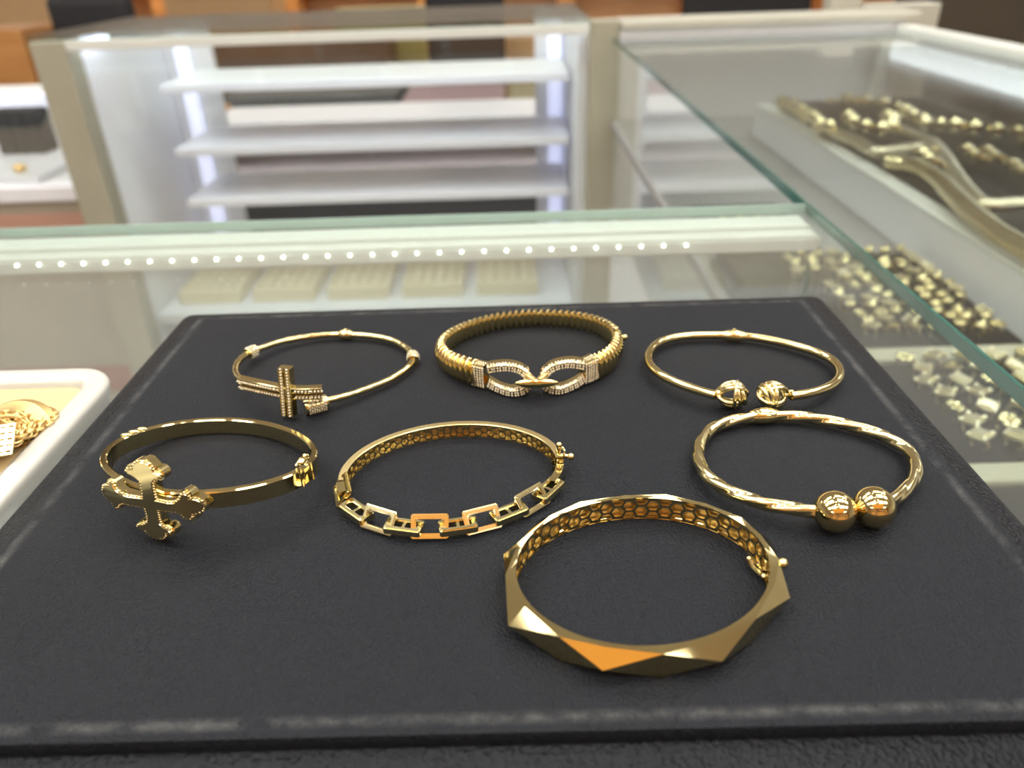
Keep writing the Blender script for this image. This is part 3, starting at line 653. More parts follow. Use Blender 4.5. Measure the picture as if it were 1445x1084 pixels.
for q in range(m):
    kd, vt, vb, i = VT[q][:4]
    if kd == 'K':
        pr_, nx = VT[q-1], VT[(q+1) % m]
        e = VT[q]
        for z in (pr_, nx):
            if z[0] == 'T': bm.faces.new((z[1], e[4], vt)); bm.faces.new((z[2], e[5], vt))
            else: bm.faces.new((z[4], e[4], vt)); bm.faces.new((z[5], e[5], vt))
    else:
        pr_, nx = VT[q-1], VT[(q+1) % m]
        for z in (pr_, nx):
            if z[0] == 'K': 
                try: bm.faces.new((vt, vb, z[1]))
                except ValueError: pass
bmesh.ops.bevel(bm, geom=[e for e in bm.edges if len(e.link_faces) == 2 and e.calc_length() > .004 and e.calc_face_angle(0) > .12], offset=.00022, segments=2, affect='EDGES')
o = obj('faceted_shell', bm, GOLDK, b, 9)
bm = bmesh.new()
O6f = [Vector((p.x, p.y, 0)) for p in O6]
honeycomb(bm, O6f, fr6, .0004, .0064, .00195, .0, .0006, .20); hl = obj('honeycomb_lining', bm, GOLD, b)
bm = bmesh.new(); sweep(bm, O6f, lambda i: [(.0012, .0003), (.0012, .0064)]); hw = obj('inner_wall', bm, GOLDR, b, 60)
ic = near(O6, gp(1086, 790, .0066)); bm = bmesh.new(); p = O6[ic]; t, s, u = fr6[ic]
ball(bm, p+s*.0030+Vector((0, 0, -.0008)), .0013, 2); segm(bm, p+s*.002-Vector((0, 0, .001)), p+s*.0028-Vector((0, 0, .0008)), .0010)
obj('push_clasp', bm, GOLD, b, 40)
bm = bmesh.new(); a0, a1 = gp(1057, 789, .002), gp(1078, 814, .0012); mid = (a0+a1)/2-s*.0006
sweep(bm, resample([a0, mid, a1], 14, False, 2), lambda i: circ(.0005, 6), False); ball(bm, a0, .0008, 2); ball(bm, a1, .0009, 2)
P = resample([a0+(a1-a0)*.1, a0+(a1-a0)*.25+s*.0012, a0+(a1-a0)*.7+s*.0008], 12, False, 1); sweep(bm, P, lambda i: circ(.0004, 6), False); obj('safety_catch', bm, GOLD, b, 40)
# ---- 7: twisted cuff with balls
b = thing('ball_cuff', 'twisted gold cuff bangle ending in two large polished balls, at the right of the pad', 'bracelet', tuple(gp(1140, 650, 0)), 'gold bangles laid out on the black pad')
W7 = path_px([(1240, 714, 5), (1259, 704.5, 4.6), (1271.4, 697, 4.2), (1287, 680, 3.6), (1293, 659.7, 3.1), (1282.5, 637.2, 2.7), (1258, 620.5, 2.5), (1221.6, 606.5, 2.4), (1184.2, 597, 2.4), (1146.8, 590, 2.4), (1109.5, 587, 2.5), (1078.3, 586.8, 2.5), (1059.7, 589, 2.5), (1034.7, 593.5, 2.5), (1007.5, 603, 2.5), (991, 619.8, 2.6), (985, 639.7, 2.8), (990, 659.7, 3), (1005.5, 679, 3.4), (1034.7, 695.8, 3.8), (1072, 709, 4.2), (1109.5, 716.6, 4.6), (1150.6, 721.6, 5), (1165, 722.5, 5)], 300, False, sm=14)
def prof7(i):
    tw = i/300*2*PI*5; out = []
    for j in range(40):
        a = 2*PI*j/40; r = .00158*(.90+.20*abs(math.cos(1.5*(a-tw)))+.03*abs(math.cos(6*(a-tw)))); out.append((r*math.cos(a), r*math.sin(a)))
    return out
bm = bmesh.new(); sweep(bm, W7, prof7, False); obj('twisted_hoop', bm, GOLDP, b, 60)
for px in ((1178, 722), (1232.8, 715.7)):
    c = gp(*px, .0052); bm = bmesh.new(); bmesh.ops.create_uvsphere(bm, u_segments=48, v_segments=32, radius=.00505, matrix=Matrix.Translation(c)); obj('end_ball', bm, gold('mirror_gold_%d' % px[0], (.76, .61, .29), .05), b, 60)
hinge(W7, (1078, 587), b, .0023, .0025, False)
# ================================================================== OUR GLASS COUNTER
GX = .177; CX0 = -1.0
ct = thing('glass_counter', 'glass-topped display counter with white rail and dotted light strip, carrying the black pad', 'display counter', (-.4, .2, FLOORZ))
GTH = .006
obj('glass_top', bbox(CX0, GX-.001, -.25, .456, GZ-GTH, GZ-.0001), GLASS, ct)
obj('glass_edge', bbox(CX0, GX-.001, .4562, .4570, GZ-GTH, GZ-.0001), mat('pale_glass_edge', (.42, .55, .50), .2), ct)
bm = bmesh.new(); box(bm, CX0, GX-.004, .431, .4558, GZ-GTH-.013, GZ-GTH-.0003); box(bm, CX0, GX-.004, .4175, .431, GZ-GTH-.010, GZ-GTH-.0012)
bmesh.ops.bevel(bm, geom=list(bm.edges), offset=.0015, segments=2, affect='EDGES'); rail = obj('white_rail', bm, ALU, ct, 40)
led0 = None
for k in range(31):
    x = -.2845+k*.0127
    if led0 is None:
        bm = bmesh.new(); ball(bm, Vector((x, .4165, GZ-GTH-.0036)), .0008, 2); led0 = obj('led', bm, LED, rail)
    else:
        q = led0.copy(); COL.objects.link(q); q.parent = rail; q.location = (k*.0127, 0, 0)
obj('rear_pane', bbox(CX0, GX-.004, .4518, .4548, -.3, GZ-GTH-.0135), PANE, ct)
obj('end_pane', bbox(GX-.0034, GX-.0008, .0, .440, -.3, GZ-GTH-.0005), PANE, ct)
obj('corner_edge', bbox(GX-.0045, GX-.0036, .4285, .4318, -.3, GZ-GTH-.021), GEDGE, ct)
obj('plinth', bbox(CX0, GX-.004, -.2, .444, FLOORZ, -.301), WHITE, ct)
# ================================================================== WHITE DISH WITH CHAINS
DX1, DX0, DY0, DY1 = -.1418, -.40, .095, .2450
dish = thing('sorting_dish', 'white rounded-corner melamine dish with tan liner left of the black pad', 'dish', (DX1-.1, .17, GZ))
L = []
for z, i in ((GZ, .004), (GZ+.001, .0028), (-.006, .0005), (-.0035, 0), (-.0022, .0006), (-.0018, .002), (-.0018, .0065), (-.0026, .0085), (-.0040, .0092), (-.0058, .0100), (-.0062, .012)):
    L.append(rr3(DX0, DX1, DY0, DY1, .016, z, i))
obj('dish_body', loft(L), CERAMIC, dish, 50)
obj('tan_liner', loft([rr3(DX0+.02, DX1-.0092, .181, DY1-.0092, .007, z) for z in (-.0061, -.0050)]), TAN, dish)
def chain_links(P, r, wr, m, name, label, cat, grp, seg=10):
    bm = bmesh.new(); n = len(P)
    for i in range(n-1):
        c = (P[i]+P[i+1])/2; t = (P[i+1]-P[i]).normalized(); s = t.cross(Vector((0, 0, 1))).normalized(); u = s.cross(t)
        a = (i % 2)*PI/2+.5; e = s*math.cos(a)+u*math.sin(a); nn = t.cross(e)
        pts = [c+t*r*1.35*math.cos(2*PI*k/seg)+e*r*math.sin(2*PI*k/seg) for k in range(seg)]; R = []
        for k in range(seg):
            d = (pts[k]-c).normalized(); R.append([bm.verts.new(pts[k]+d*x+nn*y) for x, y in circ(wr, 5)])
        for k in range(seg):
            for j in range(5): bm.faces.new((R[k][j], R[k][(j+1) % 5], R[(k+1) % seg][(j+1) % 5], R[(k+1) % seg][j]))
    o = obj(name, bm, m, smooth=60, loc=tuple(P[0])); tag(o, label, cat, grp); return o
pile = gp(-6, 612, -.003)
def clump(seed, cx, cy, rx, ry, z0, h, turns, n):
    r = random.Random(seed); P = []; a0 = r.random()*6
    for i in range(n):
        f = i/n; a = a0+2*PI*turns*f; k = .35+.65*abs(math.sin(f*PI*turns*.7+seed)); P.append(Vector((cx+rx*k*math.cos(a), cy+ry*k*math.sin(a), z0+h*(.5+.5*math.sin(f*PI*5+seed)))))
    return P
for sd, (dx, dy, rx, ry, z0, h, lb) in enumerate(((.006, .004, .0105, .010, -.0042, .0030, 'gold link chain heaped at the back of the white dish'), (-.004, -.006, .0115, .008, -.0038, .0035, 'gold link chain heaped at the front of the pile in the white dish'), (.004, -.004, .010, .009, -.0022, .004, 'gold link chain on top of the pile in the white dish'))):
    chain_links(clump(sd+3, pile.x+dx, pile.y+dy, rx, ry, z0, h, 5, 150), .00125, .00042, GOLDR if sd != 1 else GOLD, 'chain_bracelet', lb, 'chain', 'gold chains piled in the white dish')
# flat woven strap over the pile
bm = bmesh.new(); sp = resample([pile+Vector(v)*.001 for v in ((-14, 3, 0), (-6, 7, 2), (2, 8.5, 4), (9, 6, 3.5), (14, 1.5, 0))], 40, False, 2)
sweep(bm, sp, lambda i: [(.0052, -.0004), (.0052, .0004), (.0030, .0009+.0002*(i % 2)), (0, .0006), (-.0030, .0009+.0002*((i+1) % 2)), (-.0052, .0004), (-.0052, -.0004)], False)
tag(obj('strap_bracelet', bm, GOLDR, smooth=20, loc=tuple(sp[0])), 'broad woven gold strap bracelet folded over the chains in the white dish', 'bracelet')
bm = bmesh.new(); q0 = gp(0, 630, .001); Mx = Matrix.Translation(q0+Vector((-.003, -.001, .002))) @ Matrix.Rotation(.25, 4, 'Z') @ Matrix.Rotation(.45, 4, 'X')
nx_, ny_ = 7, 5; cell = .0022
for i in range(nx_):
    for j in range(ny_):
        x, y = (i-nx_/2)*cell, (j-ny_/2)*cell; g = cell*.28 if (i+j) % 2 else cell*.40
        for a in ((x, x+cell, y, y+cell*.5-g*.4), (x, x+cell, y+cell*.5+g*.4, y+cell), (x, x+g*.5, y+cell*.3, y+cell*.7), (x+cell-g*.5, x+cell, y+cell*.3, y+cell*.7)): box(bm, *a, -.0003, .0003, Mx)
tag(obj('pierced_pendant', bm, GOLD, loc=tuple(q0)), 'flat pale gold pendant plate pierced with small slots on the chain pile', 'pendant')
# ================================================================== RIGHT SHOWCASE
CF = -.15; RX1 = .652; RY1 = 1.45; RY0 = .0
rc = thing('glass_counter', 'long glass-topped showcase at right holding necklaces and rings', 'display counter', (.42, .8, FLOORZ))
obj('glass_top', bbox(GX+.0012, RX1, RY0, RY1-.02, GZ-GTH, GZ-.0001), glass('right_counter_glass', (.95, .98, .97), .8, .004), rc)
obj('glass_edge', bbox(GX-.0007, GX+.0010, RY0, RY1-.02, GZ-GTH, GZ-.0001), GEDGE, rc)
obj('glass_side', bbox(GX+.003, GX+.006, .458, RY1-.02, CF-.15, GZ-GTH-.0005), PANE, rc)
obj('case_floor', bbox(GX+.001, RX1-.012, RY0, RY1-.02, CF-.012, CF), mat('grey_case_floor', (.30, .29, .28), .4), rc)
obj('end_panel', bbox(.1885, RX1+.02, RY1-.02, RY1, FLOORZ, GZ+.012), WHITE, rc)
bm = bbox(.1885, RX1+.04, RY1-.03, RY1+.06, GZ+.0125, GZ+.026, .003); obj('end_rail', bm, CREAM, rc)
bm = bbox(RX1+.0005, RX1+.03, RY0, RY1-.0305, GZ-.008, GZ+.007, .003); obj('side_rail', bm, ALU, rc)
obj('side_valance', bbox(RX1-.008, RX1, RY0, RY1-.0205, GZ-.05, GZ-GTH-.001), WHITE, rc)
obj('emissive_bar', bbox(RX1-.016, RX1-.0085, .1, RY1-.06, GZ-.042, GZ-.016), mat('added_case_glow', (1, 1, 1), .5, emit=(.9, .95, 1), es=2.6), rc)  # emitter added to brighten the gold inside this case
obj('side_pane', bbox(RX1-.005, RX1-.002, RY0, RY1-.0205, CF, GZ-.051), PANE, rc)
obj('side_post', bbox(RX1-.03, RX1-.009, RY1-.05, RY1-.0205, CF, GZ-GTH-.001), ALU, rc)
obj('base_cabinet', bbox(GX+.007, RX1, RY0, RY1-.0205, FLOORZ, CF-.0125), WHITE, rc)
pa, pb = atY(1170, 20, 1.52), atY(1214, 20, 1.52); obj('rear_post', bbox(pa.x, pb.x, 1.52, 1.56, FLOORZ, .036, .003), CREAM, rc)
pa, pb = atY(1216, 20, 1.52), atY(1330, 4, 1.52); obj('rear_block', bbox(pa.x, pb.x, 1.52, 1.57, FLOORZ, pb.z, .003), CREAM, rc)
# white riser + necklace board
xr = .385
rs = thing('display_riser', 'long white riser box inside the right showcase', 'display riser', (.5, .8, CF))
obj('riser_box', bbox(xr, RX1-.012, .40, 1.27, CF+.0002, -.104, .002), WHITE, rs); obj('riser_lip', bbox(xr-.001, xr+.020, .40, 1.27, -.1038, -.100, .001), ALU, rs)
BLACKV = vary(mat('board_velvet', (.012, .012, .012), .9, spec=.15), (.010, .010, .010), (.018, .018, .018), 60)
bd = obj('necklace_board', bbox(xr+.024, RX1-.03, .42, 1.24, -.1038, -.094, .003), BLACKV, loc=(.5, .8, -.1038)); tag(bd, 'black velvet necklace board lying on the white riser', 'display board')
BZ = -.0925
def ropechain(px, r, m, name, label, flat=.75, bead=False, grp='gold necklaces on the black board'):
    P = resample([gp(x, y, BZ+r*.5) for x, y in px], 90, False, 3); bm = bmesh.new()
    if bead:
        L = sum((P[i+1]-P[i]).length for i in range(89)); n = int(L/(r*1.7)); rn = random.Random(len(px)*7+int(px[0][0]))
        for k in range(n): ball(bm, P[min(89, int(k/n*90))]+Vector((rn.uniform(-.3, .3)*r, 0, rn.uniform(0, .6)*r)), r*rn.uniform(.75, 1.1), 1, (1, 1.2, .8))
    else: sweep(bm, P, lambda i: [(a, q*flat) for a, q in circ(r*(1+.08*(i % 2)), 10)], False)
    o = obj(name, bm, m, smooth=60 if not bead else None, loc=tuple(P[0])); tag(o, label, 'necklace', grp); return o
ropechain([(1252, 226), (1275, 230), (1300, 238), (1325, 254), (1345, 274), (1372, 300), (1405, 326), (1445, 350), (1470, 366)], .0100, GOLDP, 'necklace', 'broad yellow gold herringbone necklace along the near edge of the black board')
ropechain([(1256, 176), (1285, 190), (1316, 202), (1334, 222), (1352, 250), (1375, 278), (1395, 290), (1420, 288), (1460, 287)], .0076, WGOLD, 'necklace', 'pale gold rope necklace curving through the middle of the black board')
ropechain([(1160, 172), (1180, 188), (1210, 200), (1235, 214), (1265, 212), (1300, 208), (1320, 214)], .0080, WGOLD, 'necklace', 'pale gold rope necklace at the far left of the black board')
ropechain([(1108, 146), (1128, 158), (1150, 174), (1172, 190)], .0120, GOLDP, 'necklace', 'knobbly gold bead necklace at the far left corner of the black board', bead=True)
ropechain([(1175, 148), (1205, 147), (1240, 150), (1262, 152), (1290, 162)], .0125, GOLDP, 'necklace', 'knobbly gold bead necklace along the back edge of the black board', bead=True)
ropechain([(1195, 172), (1215, 180), (1240, 184), (1258, 178), (1245, 165)], .0125, GOLDP, 'necklace', 'short cluster of gold beads behind the pale rope necklaces', bead=True)
ropechain([(1290, 165), (1315, 178), (1345, 184), (1380, 186), (1420, 192), (1470, 205)], .0120, GOLDP, 'necklace', 'knobbly gold bead necklace along the right back of the black board', bead=True)
ropechain([(1250, 172), (1275, 160), (1320, 172), (1370, 176)], .0065, WGOLD, 'necklace', 'thin pale gold necklace behind the bead necklaces')
bm0 = None
for (x, y), lb in (((1372, 216), 'left of the pair in the middle of'), ((1400, 218), 'right of the pair in the middle of'), ((1438, 238), 'at the right edge of'), ((1310, 222), 'beside the pale rope necklaces on')):
    p = gp(x, y, BZ+.006); bm = bmesh.new(); ball(bm, p+Vector((0, .014, .002)), .0095, 1, (1, 1, .6)); ball(bm, p, .009, 1, (1, 1, .6)); ball(bm, p+Vector((.001, -.014, 0)), .007, 1, (1, 1.3, .6)); ball(bm, p+Vector((.002, -.027, 0)), .005, 1, (1, 1.3, .6))
    tag(obj('pendant_earring', bm, GOLDP, loc=tuple(p-Vector((0, 0, .004)))), 'gold drop pendant '+lb+' the black board', 'pendant', 'gold drop pendants on the black board')
# ring pads on the floor of the case
def pad(x0, x1, y0, y1, label): o = obj('ring_pad', bbox(x0, x1, y0, y1, CF+.0002, CF+.010, .002), BLACKV, loc=((x0+x1)/2, (y0+y1)/2, CF)); tag(o, label, 'display pad', 'black ring pads in the right showcase')
pad(.186, .375, .508, .70, 'black ring pad behind the first cream divider, crowded with gold rings')
pad(.186, .375, .362, .480, 'black ring pad between the two cream dividers')
pad(.186, .375, .215, .338, 'black ring pad in front of the nearer cream divider')
pad(.20, .30, .72, .87, 'small black pad with a few gold pieces at the far left of the showcase floor')
DIVM = mat('cream_divider', (.45, .42, .31), .5)
for y0, y1, lb in ((.484, .504, 'cream divider strip between the back and middle ring pads'), (.341, .359, 'cream divider strip nearest the front of the ring pads')):
    tag(obj('divider_strip', bbox(.19, .380, y0, y1, CF+.0002, CF+.011, .002), DIVM, loc=(.28, y0, CF)), lb, 'divider', 'cream dividers between ring pads')
def ring_mesh(kind):
    bm = bmesh.new(); r = .0052
    P = [Vector((0, .0042*math.cos(a*PI/8), .0042*math.sin(a*PI/8)-.001)) for a in range(16)]; sweep(bm, P, lambda i: circ(.0009, 6), True, up=Vector((1, 0, 0)))
    if kind == 0:
        for k in range(6): ball(bm, Vector((r*.66*math.cos(k*PI/3), r*.66*math.sin(k*PI/3), .0042)), .0024, 1, (1, 1, .6))
        ball(bm, Vector((0, 0, .0052)), .0022, 1)
    elif kind == 1:
        box(bm, -.0048, .0048, -.0048, .0048, .0032, .0048); box(bm, -.003, .003, -.003, .003, .0048, .0060)
        for a in (-1, 1):
            for c in (-1, 1): ball(bm, Vector((a*.0038, c*.0038, .005)), .0014, 1)
    else:
        ball(bm, Vector((0, 0, .0042)), .0058, 2, (1, .8, .5))
        for k in range(5): ball(bm, Vector((-.004+.002*k, 0, .0066)), .0012, 1)
    return bm
ORD = ['first', 'second', 'third', 'fourth', 'fifth', 'sixth', 'seventh', 'eighth', 'ninth', 'tenth', 'eleventh', 'twelfth', 'thirteenth']
RM = []
for k in range(3):
    o = obj('ring', ring_mesh(k), (GOLDP, WGOLD, GOLDP)[k], smooth=40); RM.append(o)
used = [False]*3
def ring(x, y, kind, label, group, z=CF+.0126, s=1, cat='ring'):
    o = RM[kind]
    if used[kind]: o = RM[kind].copy(); COL.objects.link(o)
    used[kind] = True; o.location = (x, y, z+.0015); o.rotation_euler = (R0.uniform(-.15, .3), R0.uniform(-.15, .15), .75+R0.uniform(-.3, .3)); o.scale = (s, s, s); tag(o, label, cat, group)
for j in range(7):
    for i in range(6):
        x = .269+i*.0205+(.004 if j % 2 else 0)-.0; y = .4735-j*.0165
        if x > .372: continue
        ring(x, y, (1 if (i*3+j) % 4 else 0), (('square-topped' if (i*3+j) % 4 else 'flower-topped')+' gold ring in the middle pad, %s from left, %s row from back' % (ORD[i], ORD[j])), 'rings in the middle ring pad', s=1.2)
for j in range(13):
    for i in range(10):
        x = .222+i*.0155+R0.uniform(-.003, .003); y = .686-j*.0135+R0.uniform(-.003, .003)
        if x > .370 or x < .262-.02*(j < 4) or R0.random() < .10: continue
        ring(x, y, R0.choice((0, 2, 2, 1)), 'bulky gold ring in the crowded back pad, %s column from left, %s row from back' % (ORD[i], ORD[j]), 'rings in the back ring pad', s=1.05)
for j in range(7):
    for i in range(4):
        x = .285+i*.0205; y = .328-j*.0165
        ring(x, y, (i+j) % 2, 'gold ring in the nearest black pad, %s from left, %s row from back' % (ORD[i], ORD[j]), 'rings in the nearest ring pad')
for j in range(3):
    for i in range(4): ring(.222+i*.018, .80-j*.022, 2, 'gold piece on the small far pad, %s from left, %s row from back' % (ORD[i], ORD[j]), 'gold pieces on the small far pad', s=1.1, cat='jewelry')
# ================================================================== FAR DISPLAY CABINET
FY = 1.45; FD = .40; TX0, TX1 = -.79, .17; TZ = .009
fc = thing('display_cabinet', 'white glass-fronted display cabinet with three lit shelves beyond the counter', 'display cabinet', (-.3, FY, FLOORZ))
obj('corner_post', bbox(TX0-.03, TX0+.030, FY-.02, FY+.03, FLOORZ, TZ-.001, .003), BEIGE, fc)
obj('corner_post', bbox(.138, .188, FY-.02, FY+.018, FLOORZ, TZ+.004, .003), BEIGE, fc)
obj('top_glass', bbox(TX0-.03, .137, FY-.02, FY+FD, TZ, TZ+.008), glass('cabinet_top_glass', (.9, .94, .92), 1), fc)
obj('top_rail', bbox(TX0+.0305, .137, FY-.018, FY-.004, TZ-.017, TZ-.0005, .002), ALU, fc)
obj('front_glass', bbox(TX0+.031, .137, FY-.003, FY-.0005, -.62, TZ-.0175), PANE, fc)
obj('side_panel', bbox(TX0+.012, TX0+.030, FY+.031, FY+FD, -.62, TZ-.001), WHITE, fc)
obj('side_panel', bbox(.120, .137, FY+.019, FY+FD, -.62, TZ-.001), WHITE, fc)
obj('rear_upright', bbox(TX0+.031, TX0+.135, FY+FD-.02, FY+FD, -.62, TZ-.001), SHELF, fc)
obj('rear_upright', bbox(.055, .119, FY+FD-.02, FY+FD, -.62, TZ-.001), SHELF, fc)
obj('plinth', bbox(TX0+.012, .137, FY, FY+FD, FLOORZ, -.621), mat('grey_plinth', (.5, .5, .52), .5), fc)
for zy in (124, 214, 286):
    z = atY(500, zy, FY+.12).z
    obj('shelf', bbox(-.675, .112, FY+.12, FY+FD-.06, z, z+.016, .002), SHELF, fc)
z4s = -.545
obj('shelf', bbox(TX0+.035, .118, FY+.03, FY+FD-.03, z4s, z4s+.02, .002), SHELF, fc)
for x in (TX0+.072, .098):
    o = obj('emissive_bar', bbox(x-.014, x+.014, FY+FD-.030, FY+FD-.0205, -.60, TZ-.03), LEDB, fc)
o = LEDT = mat('top_led_bar', (1, 1, 1), .5, emit=(.76, .82, 1), es=9)
obj('emissive_bar', bbox(TX0+.034, TX0+.044, FY+.03, FY+.12, TZ-.012, TZ-.004), LEDT, fc)
obj('emissive_bar', bbox(TX0+.06, .11, FY+.002, FY+.014, TZ-.016, TZ-.006), LEDT, fc)
CT = mat('cream_tray', (.75, .66, .42), .5)
for k, (x, lb) in enumerate(((-.66, 'leftmost cream tray'), (-.50, 'second cream tray from the left'), (-.34, 'third cream tray from the left'), (-.18, 'fourth cream tray from the left'), (-.02, 'rightmost cream tray'))):
    tt = thing('jewelry_tray', lb+' on the lowest shelf of the white cabinet', 'tray', (x, FY+.17, z4s+.0202), 'cream trays on the cabinet shelf')
    obj('tray_base', bbox(x-.065, x+.065, FY+.08, FY+.27, z4s+.0204, z4s+.050, .003), CT, tt)
    bm = bmesh.new()
    for i in range(5):
        for j in range(5): ball(bm, Vector((x-.05+.025*i, FY+.10+.035*j, z4s+.0535)), .006, 1, (1, 1, .6))
    obj('gold_pieces', bm, GOLDP, tt)['kind'] = 'stuff'
# ================================================================== LEFT SHOWCASE
lx0, lx1, ly0, ly1 = -2.4, -.835, 1.50, 2.05
ls = thing('glass_showcase', 'low lit showcase with beige front at the far left', 'display counter', (-1.5, 1.7, FLOORZ))
zt = atY(50, 135, 2.0).z; zf = atY(50, 262, 1.5).z
obj('base_panel', bbox(lx0, lx1, ly0, ly1, FLOORZ, zf-.03), vary(mat('beige_front', (.40, .36, .28), .35), (.38, .34, .27), (.43, .38, .30), 4), ls)
obj('front_rail', bbox(lx0, lx1+.001, ly0-.012, ly0+.02, zf-.0295, zf+.0, .003), SHELF, ls)
obj('reflection_strip', bbox(lx0, lx1-.02, ly0-.006, ly0-.0005, zf-.10, zf-.055), mat('painted_reflection_red', (.47, .27, .20), .5), ls)  # reddish floor reflection on the front, put into a coloured strip
obj('reflection_strip', bbox(lx0, lx1+.03, ly0-.006, ly0-.0005, zf-.46, zf-.40), mat('painted_reflection_brown', (.36, .16, .12), .5), ls)  # lower floor reflection, also painted as a strip
obj('deck', bbox(lx0, lx1, ly0+.021, ly1, zf-.0295, zf-.012), WHITE, ls)
obj('rear_light_rail', bbox(lx0, lx1, ly1-.05, ly1-.02, zt-.03, zt), LEDB, ls)
obj('rear_panel', bbox(lx0, lx1, ly1-.019, ly1, zf-.0115, zt+.02), ALU, ls)
obj('slanted_glass', loft([[(x, ly0+.03, zf+.0005), (x, ly1-.055, zt-.002), (x, ly1-.055, zt+.002), (x, ly0+.03, zf+.0045)] for x in (lx0, lx1)]), PANE, ls)
for k, (px0, px1, lb) in enumerate(((0, 22, 'leftmost'), (26, 42, 'middle'), (46, 62, 'rightmost'))):
    a, c = atY(px0-4, 180, 1.86), atY(px1, 180, 1.86)
    tag(obj('watch_box', bbox(a.x, c.x, 1.84, 1.90, zf-.0118, zf+.085, .004), BLACKF, loc=(a.x, 1.86, zf-.0118)), lb+' black display box standing in the far left showcase', 'display box', 'black boxes in the left showcase')
a, c = atY(14, 230, 1.62), atY(72, 230, 1.62)
wt = thing('jewelry_tray', 'white tray with a small gold piece in the far left showcase', 'tray', (a.x, 1.62, zf-.0118))
obj('tray_base', bbox(a.x, c.x, 1.56, 1.72, zf-.0118, zf+.004, .003), SHELF, wt); bm = bmesh.new(); ball(bm, Vector((a.x+.03, 1.60, zf+.012)), .014, 2, (1, 1, .6)); obj('gold_piece', bm, GOLDR, wt)
# ================================================================== SHOP BEYOND
WOOD = vary(mat('orange_wood', (.50, .22, .07), .4), (.50, .21, .06), (.62, .30, .10), 3, stretch=(1, 1, 8))
TANW = vary(mat('tan_wood', (.62, .40, .20), .45), (.58, .37, .19), (.68, .45, .24), 3)
DARK = mat('dark_upholstery', (.022, .022, .026), .6)
BROWN = vary(mat('brown_cabinet', (.15, .095, .065), .5), (.13, .08, .055), (.17, .11, .08), 5)
def px_box(name, x0, x1, ytop, Y, dep, m, par=None, z0=FLOORZ, ybot=None, bev=.006):
    a = atY(x0, ytop, Y); c = atY(x1, ytop, Y); zb = atY((x0+x1)/2, ybot, Y).z if ybot else z0
    return obj(name, bbox(a.x, c.x, Y, Y+dep, zb, a.z if ytop > -900 else 1.3, bev), m, par)
wc = thing('wall_shelving', 'orange wood wall shelving at the back of the shop', 'shelving', (-.4, 5.2, FLOORZ))
xl, xr2 = -3.9, 3.6
obj('emissive_bar', bbox(xl, xr2, 5.0, 5.05, .13, .16), mat('added_shelf_glow', (1, 1, 1), .5, emit=(1, .86, .68), es=14), wc)  # emitter added to lift the dim wood of the shelving
for x in (xl+.2, -.2, xr2-.2): obj('bracket', bbox(x-.01, x+.01, 5.051, 5.56, .14, .15), ALU, wc)
obj('back_panel', bbox(xl, xr2, 5.55, 5.60, FLOORZ, .12), TANW, wc)
for px in (-120, 225, 408, 600, 798, 985, 1180):
    x = atY(px, 10, 5.2).x; obj('upright', bbox(x-.05, x+.05, 5.2, 5.545, FLOORZ, .12, .004), WOOD, wc)
for z in (-.93, -.45, -.02): obj('shelf_board', bbox(xl+.02, xr2-.02, 5.22, 5.54, z, z+.04, .004), WOOD, wc)
def dark_chair(x, y, lb, wd=.46):
    t = thing('salon_chair', lb, 'chair', (x, y, FLOORZ), 'black shop chairs')
    obj('seat', bbox(x-wd/2, x+wd/2, y, y+.45, -.56, -.46, .03, 3), DARK, t); obj('backrest', bbox(x-wd/2, x+wd/2, y+.36, y+.44, -.45, .02, .03, 3), DARK, t)
    for sx in (-1, 1):
        for yy in (.04, .38): obj('leg', bbox(x+sx*(wd/2-.04)-.018, x+sx*(wd/2-.04)+.018, y+yy, y+yy+.036, FLOORZ, -.561), DARK, t)
dark_chair(atY(62, 80, 2.7).x, 2.7, 'black upholstered chair behind the left corner post of the cabinet', .30)
dark_chair(atY(650, 40, 3.3).x, 3.3, 'black upholstered chair seen behind the middle of the white cabinet', .34)
dark_chair(atY(1090, 10, 3.6).x, 3.6, 'black upholstered chair behind the right showcase end', .60)
oc = px_box('olive_case', 470, 598, 14, 4.36, .2, mat('olive_lacquer', (.42, .36, .12), .5)); tag(oc, 'olive yellow cabinet standing behind the white display cabinet', 'cabinet')
dk = px_box('low_cabinet', 262, 545, 62, 4.0, .35, BROWN); tag(dk, 'long brown low cabinet seen through the shelves', 'cabinet')
dk = px_box('low_cabinet', 700, 830, 55, 3.9, .35, TANW); tag(dk, 'tan low cabinet seen at the right end of the shelves', 'cabinet')
lc = thing('low_showcase', 'low showcase with two pale shelves standing behind the white cabinet', 'display counter', (-.3, 2.25, FLOORZ))
lxa, lxb = atY(285, 170, 2.2).x, atY(812, 170, 2.2).x
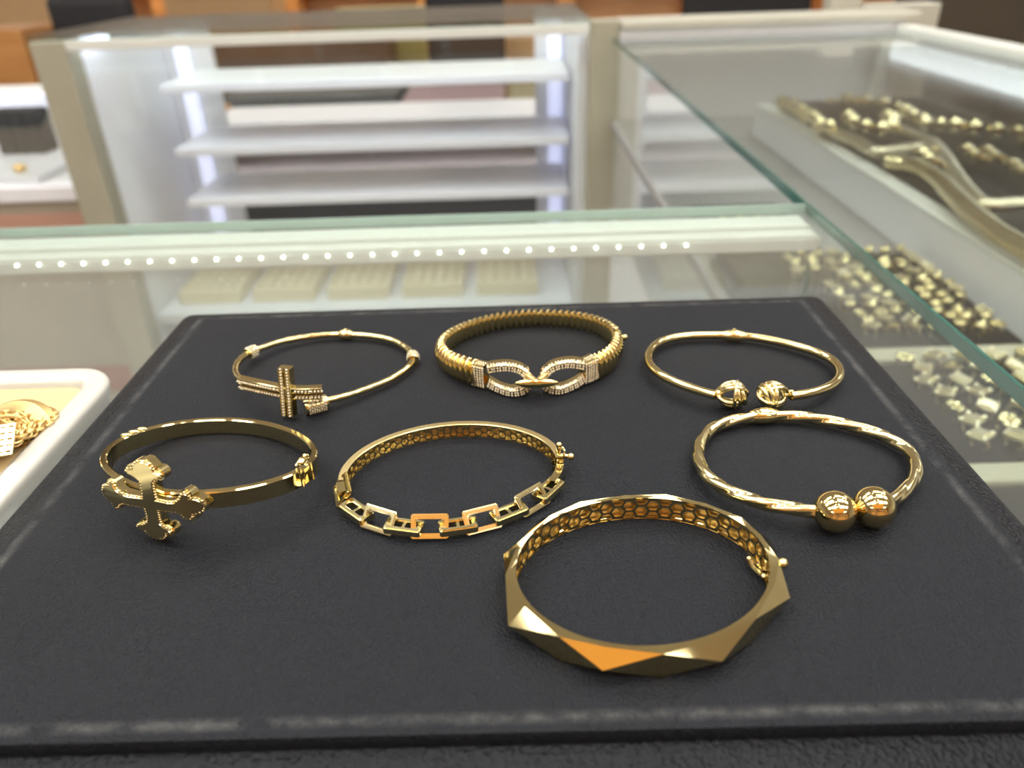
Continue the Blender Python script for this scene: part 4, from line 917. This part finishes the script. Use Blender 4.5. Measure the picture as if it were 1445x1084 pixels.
for ya, yb, m_ in ((160, 182, SHELF), (229, 247, mat('grey_pink_shelf', (.50, .44, .47), .5))):
    obj('shelf', bbox(lxa, lxb, 2.2, 2.45, atY(500, yb, 2.2).z, atY(500, ya+2, 2.2).z-.012, .003), m_, lc)
obj('base_panel', bbox(lxa, lxb, 2.22, 2.45, FLOORZ, atY(500, 262, 2.2).z), DARK, lc)
for x in (lxa, lxb): obj('side_panel', bbox(x-.012, x-.0005, 2.2, 2.45, FLOORZ, atY(500, 162, 2.2).z) if x == lxa else bbox(x+.0005, x+.012, 2.2, 2.45, FLOORZ, atY(500, 162, 2.2).z), WOOD, lc)
bm = bmesh.new()
for k in range(40): ball(bm, Vector((lxa+.03+k*.016, 2.197, atY(500, 243, 2.2).z)), .0035, 1)
obj('stud_row', bm, SHELF, lc)['kind'] = 'stuff'
dk = px_box('low_bench', 285, 560, 140, 2.7, .35, mat('black_bench', (.03, .03, .03), .5)); tag(dk, 'black bench seen through the gap under the top shelf', 'bench')
dk = px_box('storage_box', 566, 712, 142, 2.62, .3, mat('mauve_box', (.34, .22, .24), .6)); tag(dk, 'mauve storage box right of the black bench', 'box')
dk = px_box('storage_box', 720, 812, 138, 2.62, .3, mat('olive_box', (.28, .24, .12), .6)); tag(dk, 'olive storage box beyond the right end of the shelves', 'box')
dk = px_box('tool_cabinet', 1335, 1600, -20, 3.2, .4, mat('dark_brown', (.07, .055, .035), .6)); tag(dk, 'tall dark brown cabinet at the far right', 'cabinet')
for px, lb in ((30, 'leftmost tan panelled counter by the orange shelving'), (300, 'tan panelled counter behind the cabinet top, second from the left')):
    a, c = atY(px-70, 4, 4.6), atY(px+80, 4, 4.6); tag(obj('wood_counter', bbox(a.x, c.x, 4.6, 4.95, FLOORZ, .02, .01), TANW, loc=((a.x+c.x)/2, 4.6, FLOORZ)), lb, 'counter')
a, c = atY(-60, 30, 3.0), atY(24, 30, 3.0)
tag(obj('wood_pedestal', bbox(a.x, c.x, 3.0, 3.3, FLOORZ, atY(10, 42, 3).z, .01), WOOD, loc=(a.x, 3, FLOORZ)), 'orange wood pedestal left of the black chair', 'pedestal')
for o in bpy.data.objects:
    if '_o' in o: del o['_o']
